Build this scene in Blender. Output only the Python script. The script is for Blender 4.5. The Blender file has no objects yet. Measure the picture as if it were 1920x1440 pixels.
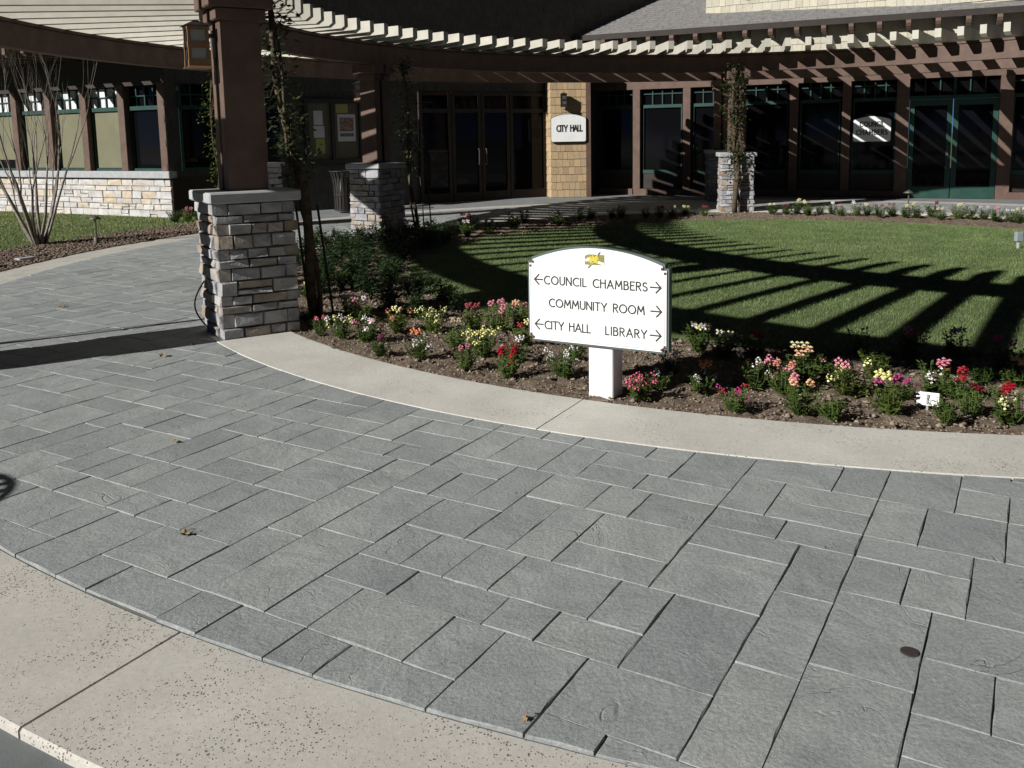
import bpy, math, random
import numpy as np
from mathutils import Vector, Matrix
R = math.radians
rng = random.Random(7)

# ---------------------------------------------------------------- camera, sky, sun, exposure
sc = bpy.context.scene
col = sc.collection
PITCH, YAW, ROLL, FOCAL = 0.1339, 0.0021, 0.0175, 1660.6 / 1920.0 * 36.0
cam_d = bpy.data.cameras.new("camera"); cam_d.sensor_width = 36.0; cam_d.lens = FOCAL; cam_d.shift_y = -241.1 / 1920.0
cam_d.clip_start = 0.05; cam_d.clip_end = 2000.0
cam = bpy.data.objects.new("camera", cam_d); col.objects.link(cam)
_F = Vector((math.sin(YAW) * math.cos(PITCH), math.cos(YAW) * math.cos(PITCH), -math.sin(PITCH))); _X = Vector((math.cos(YAW), -math.sin(YAW), 0)); _D = _F.cross(_X)
_c, _s = math.cos(ROLL), math.sin(ROLL); _right = _X * _c + _D * _s; _up = _X * _s - _D * _c; _back = -_F
cam.matrix_world = Matrix(((_right.x, _up.x, _back.x, 0.0), (_right.y, _up.y, _back.y, -0.2416), (_right.z, _up.z, _back.z, 1.6511), (0, 0, 0, 1)))
sc.camera = cam

SUN_EL = R(26.75)
SUN_H = Vector((-0.852, -0.5235, 0)).normalized()
TO_SUN = Vector((SUN_H.x * math.cos(SUN_EL), SUN_H.y * math.cos(SUN_EL), math.sin(SUN_EL)))
world = bpy.data.worlds.new("World"); sc.world = world; world.use_nodes = True
wn = world.node_tree; wn.nodes.clear()
wo = wn.nodes.new("ShaderNodeOutputWorld"); wb = wn.nodes.new("ShaderNodeBackground"); sky = wn.nodes.new("ShaderNodeTexSky")
sky.sky_type = 'NISHITA'; sky.sun_disc = False; sky.sun_elevation = SUN_EL
sky.sun_rotation = math.atan2(TO_SUN.x, TO_SUN.y) % (2 * math.pi)
sky.air_density = 0.08; sky.dust_density = 0.0; sky.ozone_density = 1.0; sky.altitude = 1500.0
wb.inputs["Strength"].default_value = 0.05
wn.links.new(sky.outputs[0], wb.inputs[0]); wn.links.new(wb.outputs[0], wo.inputs[0])
sun_d = bpy.data.lights.new("sun", 'SUN'); sun_d.energy = 5.0; sun_d.angle = R(0.5); sun_d.color = (1.0, 0.985, 0.955)
sun = bpy.data.objects.new("sun", sun_d); col.objects.link(sun)
sun.rotation_euler = TO_SUN.to_track_quat('Z', 'Y').to_euler(); sun.location = (-20, -12, 15)
sc.view_settings.view_transform = 'Standard'; sc.view_settings.look = 'None'
sc.view_settings.exposure = 0.3; sc.view_settings.gamma = 1.0; sc.view_settings.use_curve_mapping = False
sc.render.engine = 'CYCLES'
sc.cycles.use_denoising = True
sc.cycles.max_bounces = 6; sc.cycles.diffuse_bounces = 1; sc.cycles.glossy_bounces = 2; sc.cycles.caustics_reflective = False; sc.cycles.caustics_refractive = False

# ---------------------------------------------------------------- materials
MATS = {}
def nodes_of(name):
    m = bpy.data.materials.new(name); m.use_nodes = True; nt = m.node_tree
    b = nt.nodes["Principled BSDF"]; return m, nt, b
def N(nt, t, **kw):
    n = nt.nodes.new(t)
    for k, v in kw.items():
        if k.startswith('i_'):
            key = k[2:]
            key = int(key) if key.isdigit() else key.replace('_', ' ')
            n.inputs[key].default_value = v
        else: setattr(n, k, v)
    return n
def L(nt, a, b): nt.links.new(a, b)
def coords(nt, rand=True):
    tc = N(nt, "ShaderNodeTexCoord")
    if not rand: return tc.outputs["Object"]
    oi = N(nt, "ShaderNodeObjectInfo")
    mu = N(nt, "ShaderNodeMath", operation='MULTIPLY', i_1=37.0); L(nt, oi.outputs["Random"], mu.inputs[0])
    ad = N(nt, "ShaderNodeVectorMath", operation='ADD'); L(nt, tc.outputs["Object"], ad.inputs[0])
    cb = N(nt, "ShaderNodeCombineXYZ"); L(nt, mu.outputs[0], cb.inputs[0]); L(nt, mu.outputs[0], cb.inputs[1]); L(nt, cb.outputs[0], ad.inputs[1])
    return ad.outputs[0]
def noise(nt, co, scale, detail=4.0, rough=0.6, dist=0.0):
    n = N(nt, "ShaderNodeTexNoise"); n.inputs["Scale"].default_value = scale; n.inputs["Detail"].default_value = detail
    n.inputs["Roughness"].default_value = rough; n.inputs["Distortion"].default_value = dist
    L(nt, co, n.inputs["Vector"]); return n.outputs["Fac"]
def ramp(nt, fac, stops):
    r = N(nt, "ShaderNodeValToRGB"); e = r.color_ramp.elements
    while len(e) < len(stops): e.new(0.5)
    for i, (p, c) in enumerate(stops): e[i].position = p; e[i].color = (*c, 1)
    L(nt, fac, r.inputs[0]); return r.outputs[0]
def mix(nt, fac, a, b, mode='MIX'):
    m = N(nt, "ShaderNodeMix", data_type='RGBA', blend_type=mode)
    for sock, v in ((m.inputs[0], fac), (m.inputs[6], a), (m.inputs[7], b)):
        if hasattr(v, 'is_linked') or hasattr(v, 'links'): L(nt, v, sock)
        else: sock.default_value = v if isinstance(v, (int, float)) else (*v, 1)
    return m.outputs[2]
def bump(nt, b, h, strength, distance, prev=None):
    n = N(nt, "ShaderNodeBump"); n.inputs["Strength"].default_value = strength; n.inputs["Distance"].default_value = distance
    L(nt, h, n.inputs["Height"])
    if prev is not None: L(nt, prev, n.inputs["Normal"])
    L(nt, n.outputs[0], b.inputs["Normal"]); return n.outputs[0]
def pmat(name, cols, scale=6.0, rough=0.8, bumps=(), rand=True, objvar=None, spec=0.3, dist=0.0, detail=5.0, metal=0.0):
    """noise mottled colour; objvar = list of colours picked per object"""
    m, nt, b = nodes_of(name); co = coords(nt, rand)
    f = noise(nt, co, scale, detail, 0.62, dist)
    k = len(cols); st = [(0.3 + 0.4 * i / max(1, k - 1), c) for i, c in enumerate(cols)]
    c = ramp(nt, f, st)
    if objvar:
        oi = N(nt, "ShaderNodeObjectInfo"); r = N(nt, "ShaderNodeValToRGB"); r.color_ramp.interpolation = 'LINEAR'
        e = r.color_ramp.elements
        while len(e) < len(objvar): e.new(0.5)
        for i, cc in enumerate(objvar): e[i].position = i / max(1, len(objvar) - 1); e[i].color = (*cc, 1)
        L(nt, oi.outputs["Random"], r.inputs[0]); c = mix(nt, 1.0, c, r.outputs[0], 'MULTIPLY')
    L(nt, c, b.inputs["Base Color"]); b.inputs["Roughness"].default_value = rough
    b.inputs["Specular IOR Level"].default_value = spec; b.inputs["Metallic"].default_value = metal
    pv = None
    for s, st_, d in bumps: pv = bump(nt, b, noise(nt, co, s, 6.0, 0.65), st_, d, pv)
    MATS[name] = m; return m
def g(v, w=1.0): return (v * w, v, v / w)

def mat_slab():
    m, nt, b = nodes_of("stamped_slate"); co = coords(nt, True)
    n1 = noise(nt, co, 3.0, 7, 0.68, 0.5); n2 = noise(nt, co, 75, 6, 0.75)
    c = ramp(nt, n1, [(0.3, (0.258, 0.272, 0.270)), (0.5, (0.302, 0.316, 0.312)), (0.72, (0.348, 0.361, 0.354))])
    c = mix(nt, 1.0, c, ramp(nt, n2, [(0.3, (0.66, 0.66, 0.66)), (0.7, (1.27, 1.265, 1.26))]), 'MULTIPLY')
    oi = N(nt, "ShaderNodeObjectInfo")
    c = mix(nt, 1.0, c, ramp(nt, oi.outputs["Random"], [(0.0, (0.90, 0.91, 0.92)), (0.5, (1.0, 1.0, 1.0)), (1.0, (1.09, 1.085, 1.07))]), 'MULTIPLY')
    ge = N(nt, "ShaderNodeNewGeometry")
    c = mix(nt, 1.0, c, ramp(nt, noise(nt, ge.outputs["Position"], 0.9, 7, 0.7, 0.8), [(0.30, (0.86, 0.865, 0.87)), (0.48, (1.0, 1.0, 1.0)), (0.70, (1.06, 1.06, 1.05))]), 'MULTIPLY')
    # sparse cleft lines as on split slate
    n3 = noise(nt, co, 2.2, 4, 0.55, 1.1)
    sb = N(nt, "ShaderNodeMath", operation='SUBTRACT', i_1=0.5); L(nt, n3, sb.inputs[0])
    ab = N(nt, "ShaderNodeMath", operation='ABSOLUTE'); L(nt, sb.outputs[0], ab.inputs[0])
    cr = N(nt, "ShaderNodeMapRange"); cr.inputs[1].default_value = 0.0; cr.inputs[2].default_value = 0.008; cr.inputs[3].default_value = 1.0; cr.inputs[4].default_value = 0.0; L(nt, ab.outputs[0], cr.inputs[0])
    mk = N(nt, "ShaderNodeMapRange"); mk.inputs[1].default_value = 0.54; mk.inputs[2].default_value = 0.66; L(nt, noise(nt, co, 3.1, 3, 0.5), mk.inputs[0])
    cm = N(nt, "ShaderNodeMath", operation='MULTIPLY'); L(nt, cr.outputs[0], cm.inputs[0]); L(nt, mk.outputs[0], cm.inputs[1])
    hf = N(nt, "ShaderNodeMath", operation='MULTIPLY', i_1=0.22); L(nt, cm.outputs[0], hf.inputs[0])
    c = mix(nt, hf.outputs[0], c, (0.13, 0.14, 0.14))
    L(nt, c, b.inputs["Base Color"]); b.inputs["Roughness"].default_value = 0.72; b.inputs["Specular IOR Level"].default_value = 0.28
    st = N(nt, "ShaderNodeMath", operation='GREATER_THAN', i_1=0.5); L(nt, n3, st.inputs[0])
    h = N(nt, "ShaderNodeMath", operation='MULTIPLY_ADD', i_1=-0.22); L(nt, cm.outputs[0], h.inputs[0]); L(nt, n3, h.inputs[2])
    p = bump(nt, b, h.outputs[0], 0.7, 0.018)
    p = bump(nt, b, noise(nt, co, 12, 6, 0.7, 0.3), 0.45, 0.012, p)
    bump(nt, b, n2, 0.75, 0.004, p); MATS["slab"] = m
def mat_concrete(name, c0, c1, pit_amt, pit_scale):
    m, nt, b = nodes_of(name); co = coords(nt, False)
    c = ramp(nt, noise(nt, co, 1.7, 6, 0.6), [(0.32, c0), (0.68, c1)])
    c = mix(nt, 1.0, c, ramp(nt, noise(nt, co, 55, 4, 0.7), [(0.25, (0.86, 0.86, 0.85)), (0.75, (1.1, 1.1, 1.1))]), 'MULTIPLY')
    v = N(nt, "ShaderNodeTexVoronoi"); v.inputs["Scale"].default_value = pit_scale
    wv = N(nt, "ShaderNodeVectorMath", operation='ADD'); nz = N(nt, "ShaderNodeTexNoise"); nz.inputs["Scale"].default_value = 40.0
    L(nt, co, nz.inputs["Vector"]); sc_ = N(nt, "ShaderNodeVectorMath", operation='SCALE'); sc_.inputs["Scale"].default_value = 0.018
    L(nt, nz.outputs["Color"], sc_.inputs[0]); L(nt, co, wv.inputs[0]); L(nt, sc_.outputs[0], wv.inputs[1]); L(nt, wv.outputs[0], v.inputs["Vector"])
    mask = noise(nt, co, 3.2, 4, 0.7)
    th = N(nt, "ShaderNodeMapRange"); th.inputs[1].default_value = 0.28; th.inputs[2].default_value = 0.68; th.inputs[3].default_value = 0.0; th.inputs[4].default_value = pit_amt
    L(nt, mask, th.inputs[0])
    ws = N(nt, "ShaderNodeSeparateColor"); L(nt, v.outputs["Color"], ws.inputs[0])
    th2 = N(nt, "ShaderNodeMath", operation='MULTIPLY'); L(nt, th.outputs[0], th2.inputs[0]); L(nt, ws.outputs[0], th2.inputs[1])
    d = N(nt, "ShaderNodeMath", operation='SUBTRACT'); L(nt, th2.outputs[0], d.inputs[0]); L(nt, v.outputs["Distance"], d.inputs[1])
    pm = N(nt, "ShaderNodeMapRange"); pm.inputs[1].default_value = -0.03; pm.inputs[2].default_value = 0.07; L(nt, d.outputs[0], pm.inputs[0])
    c = mix(nt, pm.outputs[0], c, (0.19, 0.172, 0.142))
    L(nt, c, b.inputs["Base Color"]); b.inputs["Roughness"].default_value = 0.85; b.inputs["Specular IOR Level"].default_value = 0.2
    inv = N(nt, "ShaderNodeMath", operation='SUBTRACT', i_0=1.0); L(nt, pm.outputs[0], inv.inputs[1])
    p = bump(nt, b, inv.outputs[0], 0.9, 0.006)
    bump(nt, b, noise(nt, co, 120, 4, 0.7), 0.3, 0.002, p); MATS[name] = m
def mat_petal():
    m, nt, b = nodes_of("petal"); oi = N(nt, "ShaderNodeObjectInfo")
    f = noise(nt, coords(nt), 60, 2, 0.5)
    c = mix(nt, 1.0, oi.outputs["Color"], ramp(nt, f, [(0.3, (0.75, 0.72, 0.72)), (0.7, (1.1, 1.1, 1.1))]), 'MULTIPLY')
    L(nt, c, b.inputs["Base Color"]); b.inputs["Roughness"].default_value = 0.6; b.inputs["Specular IOR Level"].default_value = 0.2
    MATS["petal"] = m
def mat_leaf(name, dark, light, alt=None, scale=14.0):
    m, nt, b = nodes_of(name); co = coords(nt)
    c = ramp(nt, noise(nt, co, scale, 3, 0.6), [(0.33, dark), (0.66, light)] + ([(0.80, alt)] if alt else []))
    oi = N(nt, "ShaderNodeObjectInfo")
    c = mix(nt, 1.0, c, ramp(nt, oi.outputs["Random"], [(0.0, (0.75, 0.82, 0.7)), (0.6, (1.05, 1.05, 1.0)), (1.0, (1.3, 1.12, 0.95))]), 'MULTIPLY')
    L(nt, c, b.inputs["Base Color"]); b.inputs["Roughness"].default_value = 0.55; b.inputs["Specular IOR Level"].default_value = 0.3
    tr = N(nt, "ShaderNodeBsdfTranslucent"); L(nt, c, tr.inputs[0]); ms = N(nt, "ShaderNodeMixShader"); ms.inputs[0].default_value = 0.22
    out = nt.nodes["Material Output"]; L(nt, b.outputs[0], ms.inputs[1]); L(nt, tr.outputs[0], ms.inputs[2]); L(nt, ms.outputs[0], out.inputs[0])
    MATS[name] = m

mat_slab()
mat_concrete("kerb_concrete", (0.50, 0.48, 0.43), (0.61, 0.59, 0.535), 0.40, 90.0)
mat_concrete("apron_concrete", (0.465, 0.44, 0.395), (0.55, 0.522, 0.47), 0.52, 105.0)
mat_petal()
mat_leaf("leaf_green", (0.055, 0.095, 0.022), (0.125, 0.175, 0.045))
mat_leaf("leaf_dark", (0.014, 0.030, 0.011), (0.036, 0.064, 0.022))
mat_leaf("leaf_vine", (0.022, 0.036, 0.014), (0.060, 0.075, 0.030))
mat_leaf("grass_blade", (0.112, 0.185, 0.060), (0.205, 0.278, 0.112), alt=(0.29, 0.29, 0.15), scale=1.6)
pmat("joint", [(0.14, 0.138, 0.13), (0.20, 0.196, 0.185)], 8, 0.9, rand=False)
pmat("plaza", [(0.17, 0.18, 0.18), (0.25, 0.26, 0.26)], 3, 0.85, ((30, 0.3, 0.004),), rand=False)
pmat("asphalt", [(0.13, 0.14, 0.14), (0.18, 0.19, 0.19)], 5, 0.85, ((160, 0.4, 0.003),), rand=False)
pmat("earth", [(0.10, 0.085, 0.06), (0.15, 0.13, 0.09)], 1.5, 0.95, rand=False)
pmat("soil", [(0.11, 0.080, 0.057), (0.20, 0.150, 0.108), (0.28, 0.22, 0.165)], 16, 0.95, ((28, 1.0, 0.035), (110, 0.8, 0.010)), rand=False)
pmat("clod", [(0.15, 0.112, 0.082), (0.33, 0.265, 0.20)], 21, 0.95, rand=False, detail=3)
pmat("mulch", [(0.055, 0.040, 0.032), (0.14, 0.10, 0.075)], 18, 0.95, ((60, 0.8, 0.015),), rand=False)
pmat("mulch_chip", [(0.07, 0.05, 0.04), (0.17, 0.12, 0.09), (0.30, 0.25, 0.19)], 33, 0.95, rand=False, detail=2)
pmat("turf", [(0.075, 0.095, 0.038), (0.12, 0.14, 0.065)], 5, 0.95, rand=False)
pmat("stone", [(0.25, 0.245, 0.25), (0.36, 0.355, 0.36), (0.46, 0.45, 0.44)], 7, 0.85, ((11, 0.9, 0.030), (60, 0.6, 0.006)),
     objvar=[(1.0, 1.0, 1.02), (0.84, 0.86, 0.90), (1.08, 1.06, 1.04), (0.92, 0.80, 0.62), (0.78, 0.79, 0.82), (1.0, 0.97, 0.93), (0.95, 0.97, 1.0), (0.80, 0.62, 0.42), (1.06, 1.07, 1.1)])
pmat("wall_stone", [(0.40, 0.385, 0.37), (0.54, 0.52, 0.50), (0.62, 0.60, 0.58)], 5, 0.85, ((14, 0.6, 0.012), (60, 0.4, 0.004)),
     objvar=[(1.0, 1.0, 1.0), (0.9, 0.92, 0.95), (1.05, 1.02, 0.98), (1.0, 0.86, 0.66), (0.85, 0.86, 0.88), (1.06, 1.04, 1.0), (0.98, 0.9, 0.78)])
pmat("mortar", [(0.05, 0.047, 0.045), (0.08, 0.076, 0.07)], 20, 0.95, rand=False)
pmat("capstone", [(0.33, 0.335, 0.34), (0.42, 0.42, 0.42)], 9, 0.8, ((40, 0.35, 0.004),))
pmat("wood_brown", [(0.094, 0.059, 0.045), (0.145, 0.092, 0.070)], 5, 0.65, ((30, 0.2, 0.003),))
pmat("wood_dark", [(0.024, 0.018, 0.015), (0.038, 0.028, 0.023)], 4, 0.65, ((30, 0.2, 0.003),))
pmat("rafter_paint", [(0.43, 0.405, 0.34), (0.53, 0.505, 0.43)], 4, 0.6, ((35, 0.15, 0.003),), objvar=[(0.94, 0.94, 0.93), (1.0, 1.0, 1.0), (1.04, 1.03, 1.02)])
pmat("shingle_tan", [(0.33, 0.235, 0.135), (0.46, 0.345, 0.215)], 6, 0.85, ((50, 0.4, 0.004),), objvar=[(0.82, 0.80, 0.76), (1, 1, 1), (1.12, 1.08, 1.0), (0.92, 0.95, 1.0)])
pmat("shingle_cream", [(0.40, 0.37, 0.29), (0.54, 0.51, 0.42)], 6, 0.85, ((50, 0.3, 0.004),), objvar=[(0.86, 0.85, 0.82), (1, 1, 1), (1.08, 1.06, 1.0)])
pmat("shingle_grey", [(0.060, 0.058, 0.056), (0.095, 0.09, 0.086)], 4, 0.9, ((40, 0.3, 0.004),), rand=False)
pmat("green_paint", [(0.011, 0.042, 0.032), (0.018, 0.060, 0.046)], 4, 0.5)
pmat("black_metal", [(0.012, 0.012, 0.012), (0.022, 0.021, 0.02)], 6, 0.45, spec=0.5)
pmat("bin_metal", [(0.022, 0.020, 0.018), (0.034, 0.03, 0.027)], 6, 0.55, spec=0.2)
pmat("bronze", [(0.065, 0.055, 0.048), (0.10, 0.085, 0.075)], 9, 0.5, spec=0.5)
pmat("lantern_copper", [(0.17, 0.085, 0.035), (0.22, 0.115, 0.05)], 8, 0.5, spec=0.5)
pmat("lantern_pane", [(0.26, 0.27, 0.28), (0.32, 0.33, 0.33)], 5, 0.35)
pmat("sign_white", [(0.74, 0.74, 0.72), (0.83, 0.83, 0.82)], 4, 0.45, ((3, 0.1, 0.004),))
pmat("sign_edge", [(0.075, 0.10, 0.095), (0.10, 0.125, 0.118)], 6, 0.55)
pmat("sign_ink", [(0.03, 0.032, 0.032), (0.045, 0.048, 0.048)], 6, 0.6)
pmat("sign_maroon", [(0.10, 0.02, 0.025), (0.13, 0.03, 0.035)], 6, 0.6)
pmat("logo_gold", [(0.52, 0.40, 0.03), (0.66, 0.54, 0.08)], 60, 0.6)
pmat("logo_green", [(0.16, 0.17, 0.06), (0.30, 0.27, 0.08)], 60, 0.6)
pmat("logo_grey", [(0.16, 0.16, 0.15), (0.22, 0.22, 0.2)], 60, 0.6)
pmat("paper_white", [(0.60, 0.60, 0.62), (0.70, 0.70, 0.72)], 5, 0.7)
pmat("paper_yellow", [(0.36, 0.37, 0.12), (0.42, 0.42, 0.16)], 5, 0.7)
pmat("paper_print", [(0.05, 0.05, 0.06), (0.30, 0.18, 0.14), (0.42, 0.42, 0.44)], 18, 0.7)
pmat("cork", [(0.12, 0.11, 0.08), (0.17, 0.15, 0.11)], 14, 0.9)
pmat("shade_cloth", [(0.155, 0.150, 0.095), (0.185, 0.178, 0.112)], 3, 0.9)
pmat("bark_pale", [(0.12, 0.10, 0.085), (0.34, 0.30, 0.26)], 11, 0.85, ((40, 0.4, 0.004),))
pmat("bark_vine", [(0.045, 0.032, 0.022), (0.13, 0.095, 0.06)], 14, 0.9, ((40, 0.6, 0.006),))
pmat("dry_leaf", [(0.16, 0.10, 0.04), (0.34, 0.24, 0.11)], 30, 0.8)
pmat("roof_shingle", [(0.155, 0.148, 0.142), (0.235, 0.225, 0.215)], 7, 0.9, ((25, 0.6, 0.012),), rand=False)
pmat("plastic_white", [(0.82, 0.82, 0.82), (0.86, 0.86, 0.86)], 3, 0.45)
pmat("utility_green", [(0.16, 0.22, 0.12), (0.22, 0.28, 0.16)], 6, 0.7)
pmat("grey_box", [(0.22, 0.25, 0.27), (0.28, 0.31, 0.33)], 6, 0.6)
pmat("rubber", [(0.30, 0.30, 0.29), (0.36, 0.36, 0.35)], 6, 0.6)
pmat("drain_iron", [(0.035, 0.028, 0.027), (0.06, 0.05, 0.048)], 20, 0.6)
m_, nt_, b_ = nodes_of("dark_glass"); b_.inputs["Base Color"].default_value = (0.004, 0.004, 0.005, 1); b_.inputs["Roughness"].default_value = 0.04; b_.inputs["Specular IOR Level"].default_value = 0.14; MATS["dark_glass"] = m_
_nz = noise(nt_, coords(nt_), 1.1, 2, 0.5); bump(nt_, b_, _nz, 0.05, 0.01)

# ---------------------------------------------------------------- mesh helpers
WM = {}
def link(o, parent=None, M=None):
    col.objects.link(o)
    if M is None: M = WM[parent.name] if parent is not None else Matrix()
    o.parent = parent
    o.matrix_basis = (WM[parent.name].inverted() @ M) if parent is not None else M
    WM[o.name] = M
    return o
def tag(o, label=None, cat=None, group=None, kind=None):
    if label: o["label"] = label
    if cat: o["category"] = cat
    if group: o["group"] = group
    if kind: o["kind"] = kind
    return o
def frame(x, y, z=0.0, dx=1.0, dy=0.0):
    a = math.atan2(dy, dx); return Matrix.Translation((x, y, z)) @ Matrix.Rotation(a, 4, 'Z')
def empty(name, M):
    o = bpy.data.objects.new(name, None); o.empty_display_size = 0.1; return link(o, None, M)
class MB:
    def __init__(s): s.v = []; s.f = []
    def add(s, vs, fs):
        b = len(s.v); s.v += [tuple(p) for p in vs]; s.f += [tuple(i + b for i in f) for f in fs]; return s
    def box(s, x0, x1, y0, y1, z0, z1):
        v = [(x0, y0, z0), (x1, y0, z0), (x1, y1, z0), (x0, y1, z0), (x0, y0, z1), (x1, y0, z1), (x1, y1, z1), (x0, y1, z1)]
        return s.add(v, [(3, 2, 1, 0), (4, 5, 6, 7), (0, 1, 5, 4), (1, 2, 6, 5), (2, 3, 7, 6), (3, 0, 4, 7)])
    def cbox(s, x0, x1, y0, y1, z0, z1, c=0.008):
        """box with chamfered edges on all sides"""
        xs = (x0, x1); ys = (y0, y1); zs = (z0, z1); vs = []; idx = {}
        for i in (0, 1):
            for j in (0, 1):
                for k in (0, 1):
                    sx, sy, sz = (1, -1)[i], (1, -1)[j], (1, -1)[k]
                    for ax in range(3):
                        p = [xs[i] + sx * c, ys[j] + sy * c, zs[k] + sz * c]
                        p[ax] = (xs[i], ys[j], zs[k])[ax]; idx[(i, j, k, ax)] = len(vs); vs.append(p)
        fs = []
        I = lambda i, j, k, a: idx[(i, j, k, a)]
        fs.append([I(0, 0, 0, 0), I(0, 0, 1, 0), I(0, 1, 1, 0), I(0, 1, 0, 0)]); fs.append([I(1, 0, 0, 0), I(1, 1, 0, 0), I(1, 1, 1, 0), I(1, 0, 1, 0)])
        fs.append([I(0, 0, 0, 1), I(1, 0, 0, 1), I(1, 0, 1, 1), I(0, 0, 1, 1)]); fs.append([I(0, 1, 0, 1), I(0, 1, 1, 1), I(1, 1, 1, 1), I(1, 1, 0, 1)])
        fs.append([I(0, 0, 0, 2), I(0, 1, 0, 2), I(1, 1, 0, 2), I(1, 0, 0, 2)]); fs.append([I(0, 0, 1, 2), I(1, 0, 1, 2), I(1, 1, 1, 2), I(0, 1, 1, 2)])
        for a in (0, 1):
            for b_ in (0, 1):
                fs.append([I(a, b_, 0, 0), I(a, b_, 1, 0), I(a, b_, 1, 1), I(a, b_, 0, 1)])
                fs.append([I(a, 0, b_, 0), I(a, 1, b_, 0), I(a, 1, b_, 2), I(a, 0, b_, 2)])
                fs.append([I(0, a, b_, 1), I(1, a, b_, 1), I(1, a, b_, 2), I(0, a, b_, 2)])
                for d in (0, 1): fs.append([I(a, b_, d, 0), I(a, b_, d, 1), I(a, b_, d, 2)])
        return s.add(vs, fs)
    def prism(s, poly, a, b, ax='y'):
        n = len(poly)
        def P(p, t): return (p[0], t, p[1]) if ax == 'y' else ((p[0], p[1], t) if ax == 'z' else (t, p[0], p[1]))
        vs = [P(p, a) for p in poly] + [P(p, b) for p in poly]
        fs = [tuple(range(n)), tuple(range(2 * n - 1, n - 1, -1))] + [(i, (i + 1) % n, n + (i + 1) % n, n + i) for i in range(n)]
        return s.add(vs, fs)
    def tube(s, pts, rad, n=6, cap=True):
        pts = [Vector(p) for p in pts]; rings = []; vs = []; fs = []
        up = Vector((0.3, 0.7, 0.6)).normalized()
        for i, p in enumerate(pts):
            t = (pts[min(i + 1, len(pts) - 1)] - pts[max(i - 1, 0)]).normalized()
            a = t.cross(up)
            if a.length < 1e-3: a = t.cross(Vector((1, 0, 0)))
            a.normalize(); b_ = t.cross(a)
            r = rad[i] if hasattr(rad, '__len__') else rad
            for k in range(n):
                th = 2 * math.pi * k / n; vs.append(p + a * (r * math.cos(th)) + b_ * (r * math.sin(th)))
        for i in range(len(pts) - 1):
            for k in range(n):
                k2 = (k + 1) % n; fs.append((i * n + k, i * n + k2, (i + 1) * n + k2, (i + 1) * n + k))
        if cap: fs.append(tuple(range(n - 1, -1, -1))); fs.append(tuple((len(pts) - 1) * n + k for k in range(n)))
        return s.add(vs, fs)
    def lathe(s, prof, n=20, cx=0.0, cy=0.0):
        vs = []; fs = []
        for r, z in prof:
            for k in range(n):
                th = 2 * math.pi * k / n; vs.append((cx + r * math.cos(th), cy + r * math.sin(th), z))
        for i in range(len(prof) - 1):
            for k in range(n):
                k2 = (k + 1) % n; fs.append((i * n + k, i * n + k2, (i + 1) * n + k2, (i + 1) * n + k))
        return s.add(vs, fs)
    def mesh(s, name, mat, smooth=False):
        me = bpy.data.meshes.new(name); me.from_pydata(s.v, [], s.f); me.materials.append(MATS[mat] if isinstance(mat, str) else mat)
        if smooth: me.polygons.foreach_set("use_smooth", [True] * len(me.polygons))
        me.update(); return me
    def build(s, name, mat, parent=None, M=None, smooth=False):
        return link(bpy.data.objects.new(name, s.mesh(name, mat, smooth)), parent, M)
def np_mesh(name, verts, faces, mat):
    """fast mesh of equal sized faces from numpy arrays"""
    me = bpy.data.meshes.new(name); nv, nf, k = len(verts), len(faces), faces.shape[1]
    me.vertices.add(nv); me.vertices.foreach_set("co", verts.astype(np.float32).ravel())
    me.loops.add(nf * k); me.loops.foreach_set("vertex_index", faces.astype(np.int32).ravel())
    me.polygons.add(nf); me.polygons.foreach_set("loop_start", np.arange(0, nf * k, k, dtype=np.int32))
    try: me.polygons.foreach_set("loop_total", np.full(nf, k, dtype=np.int32))
    except Exception: pass
    me.materials.append(MATS[mat]); me.update(); me.validate(); return me
def share(name, me, parent, M): return link(bpy.data.objects.new(name, me), parent, M)

# ---------------------------------------------------------------- layout numbers (metres)
CX, CY = 3.857, 11.262
R_LAWN, R_BED, R_KERB, R_WALK, R_APRON = 5.15, 7.0, 7.634, 10.007, 10.58
R_IN, R_OUT = 7.24, 10.34
COLS = [211.5, 147.2, 82.6]
def pol(r, a): a = R(a); return (CX + r * math.cos(a), CY + r * math.sin(a))
def ring(mb, r0, r1, a0, a1, z0, z1, step=2.0, bev=0.0):
    n = max(2, int(abs(a1 - a0) / step) + 1); vs = []; fs = []
    prof = [(r0, z0), (r0, z1 - bev), (r0 + bev, z1), (r1 - bev, z1), (r1, z1 - bev), (r1, z0)] if bev else [(r0, z0), (r0, z1), (r1, z1), (r1, z0)]
    k = len(prof)
    for i in range(n):
        a = a0 + (a1 - a0) * i / (n - 1)
        for r, z in prof: vs.append((*pol(r, a), z))
    for i in range(n - 1):
        for j in range(k):
            j2 = (j + 1) % k; fs.append((i * k + j, i * k + j2, (i + 1) * k + j2, (i + 1) * k + j))
    fs.append(tuple(range(k - 1, -1, -1))); fs.append(tuple((n - 1) * k + j for j in range(k)))
    return mb.add(vs, fs)

# ---------------------------------------------------------------- ground, road, walkway, kerbs
mb = MB(); mb.add([(-400, -400, -0.30), (400, -400, -0.30), (400, 400, -0.30), (-400, 400, -0.30)], [(0, 1, 2, 3)])
tag(mb.build("ground", "earth"), kind="structure")
mb = MB(); mb.add([(-90, -90, -0.04), (90, -90, -0.04), (90, 9, -0.04), (-90, 9, -0.04)], [(0, 1, 2, 3)])
tag(mb.build("road", "asphalt"), kind="structure")
mb = MB(); ring(mb, R_APRON + 0.004, 30, -35, 141, -0.28, -0.010, 3)
tag(mb.build("plaza", "plaza"), kind="structure")
mb = MB(); ring(mb, 7.44, 10.02, 10, 288, -0.28, -0.012, 2)
walk = tag(mb.build("walkway", "joint"), kind="structure")

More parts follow.
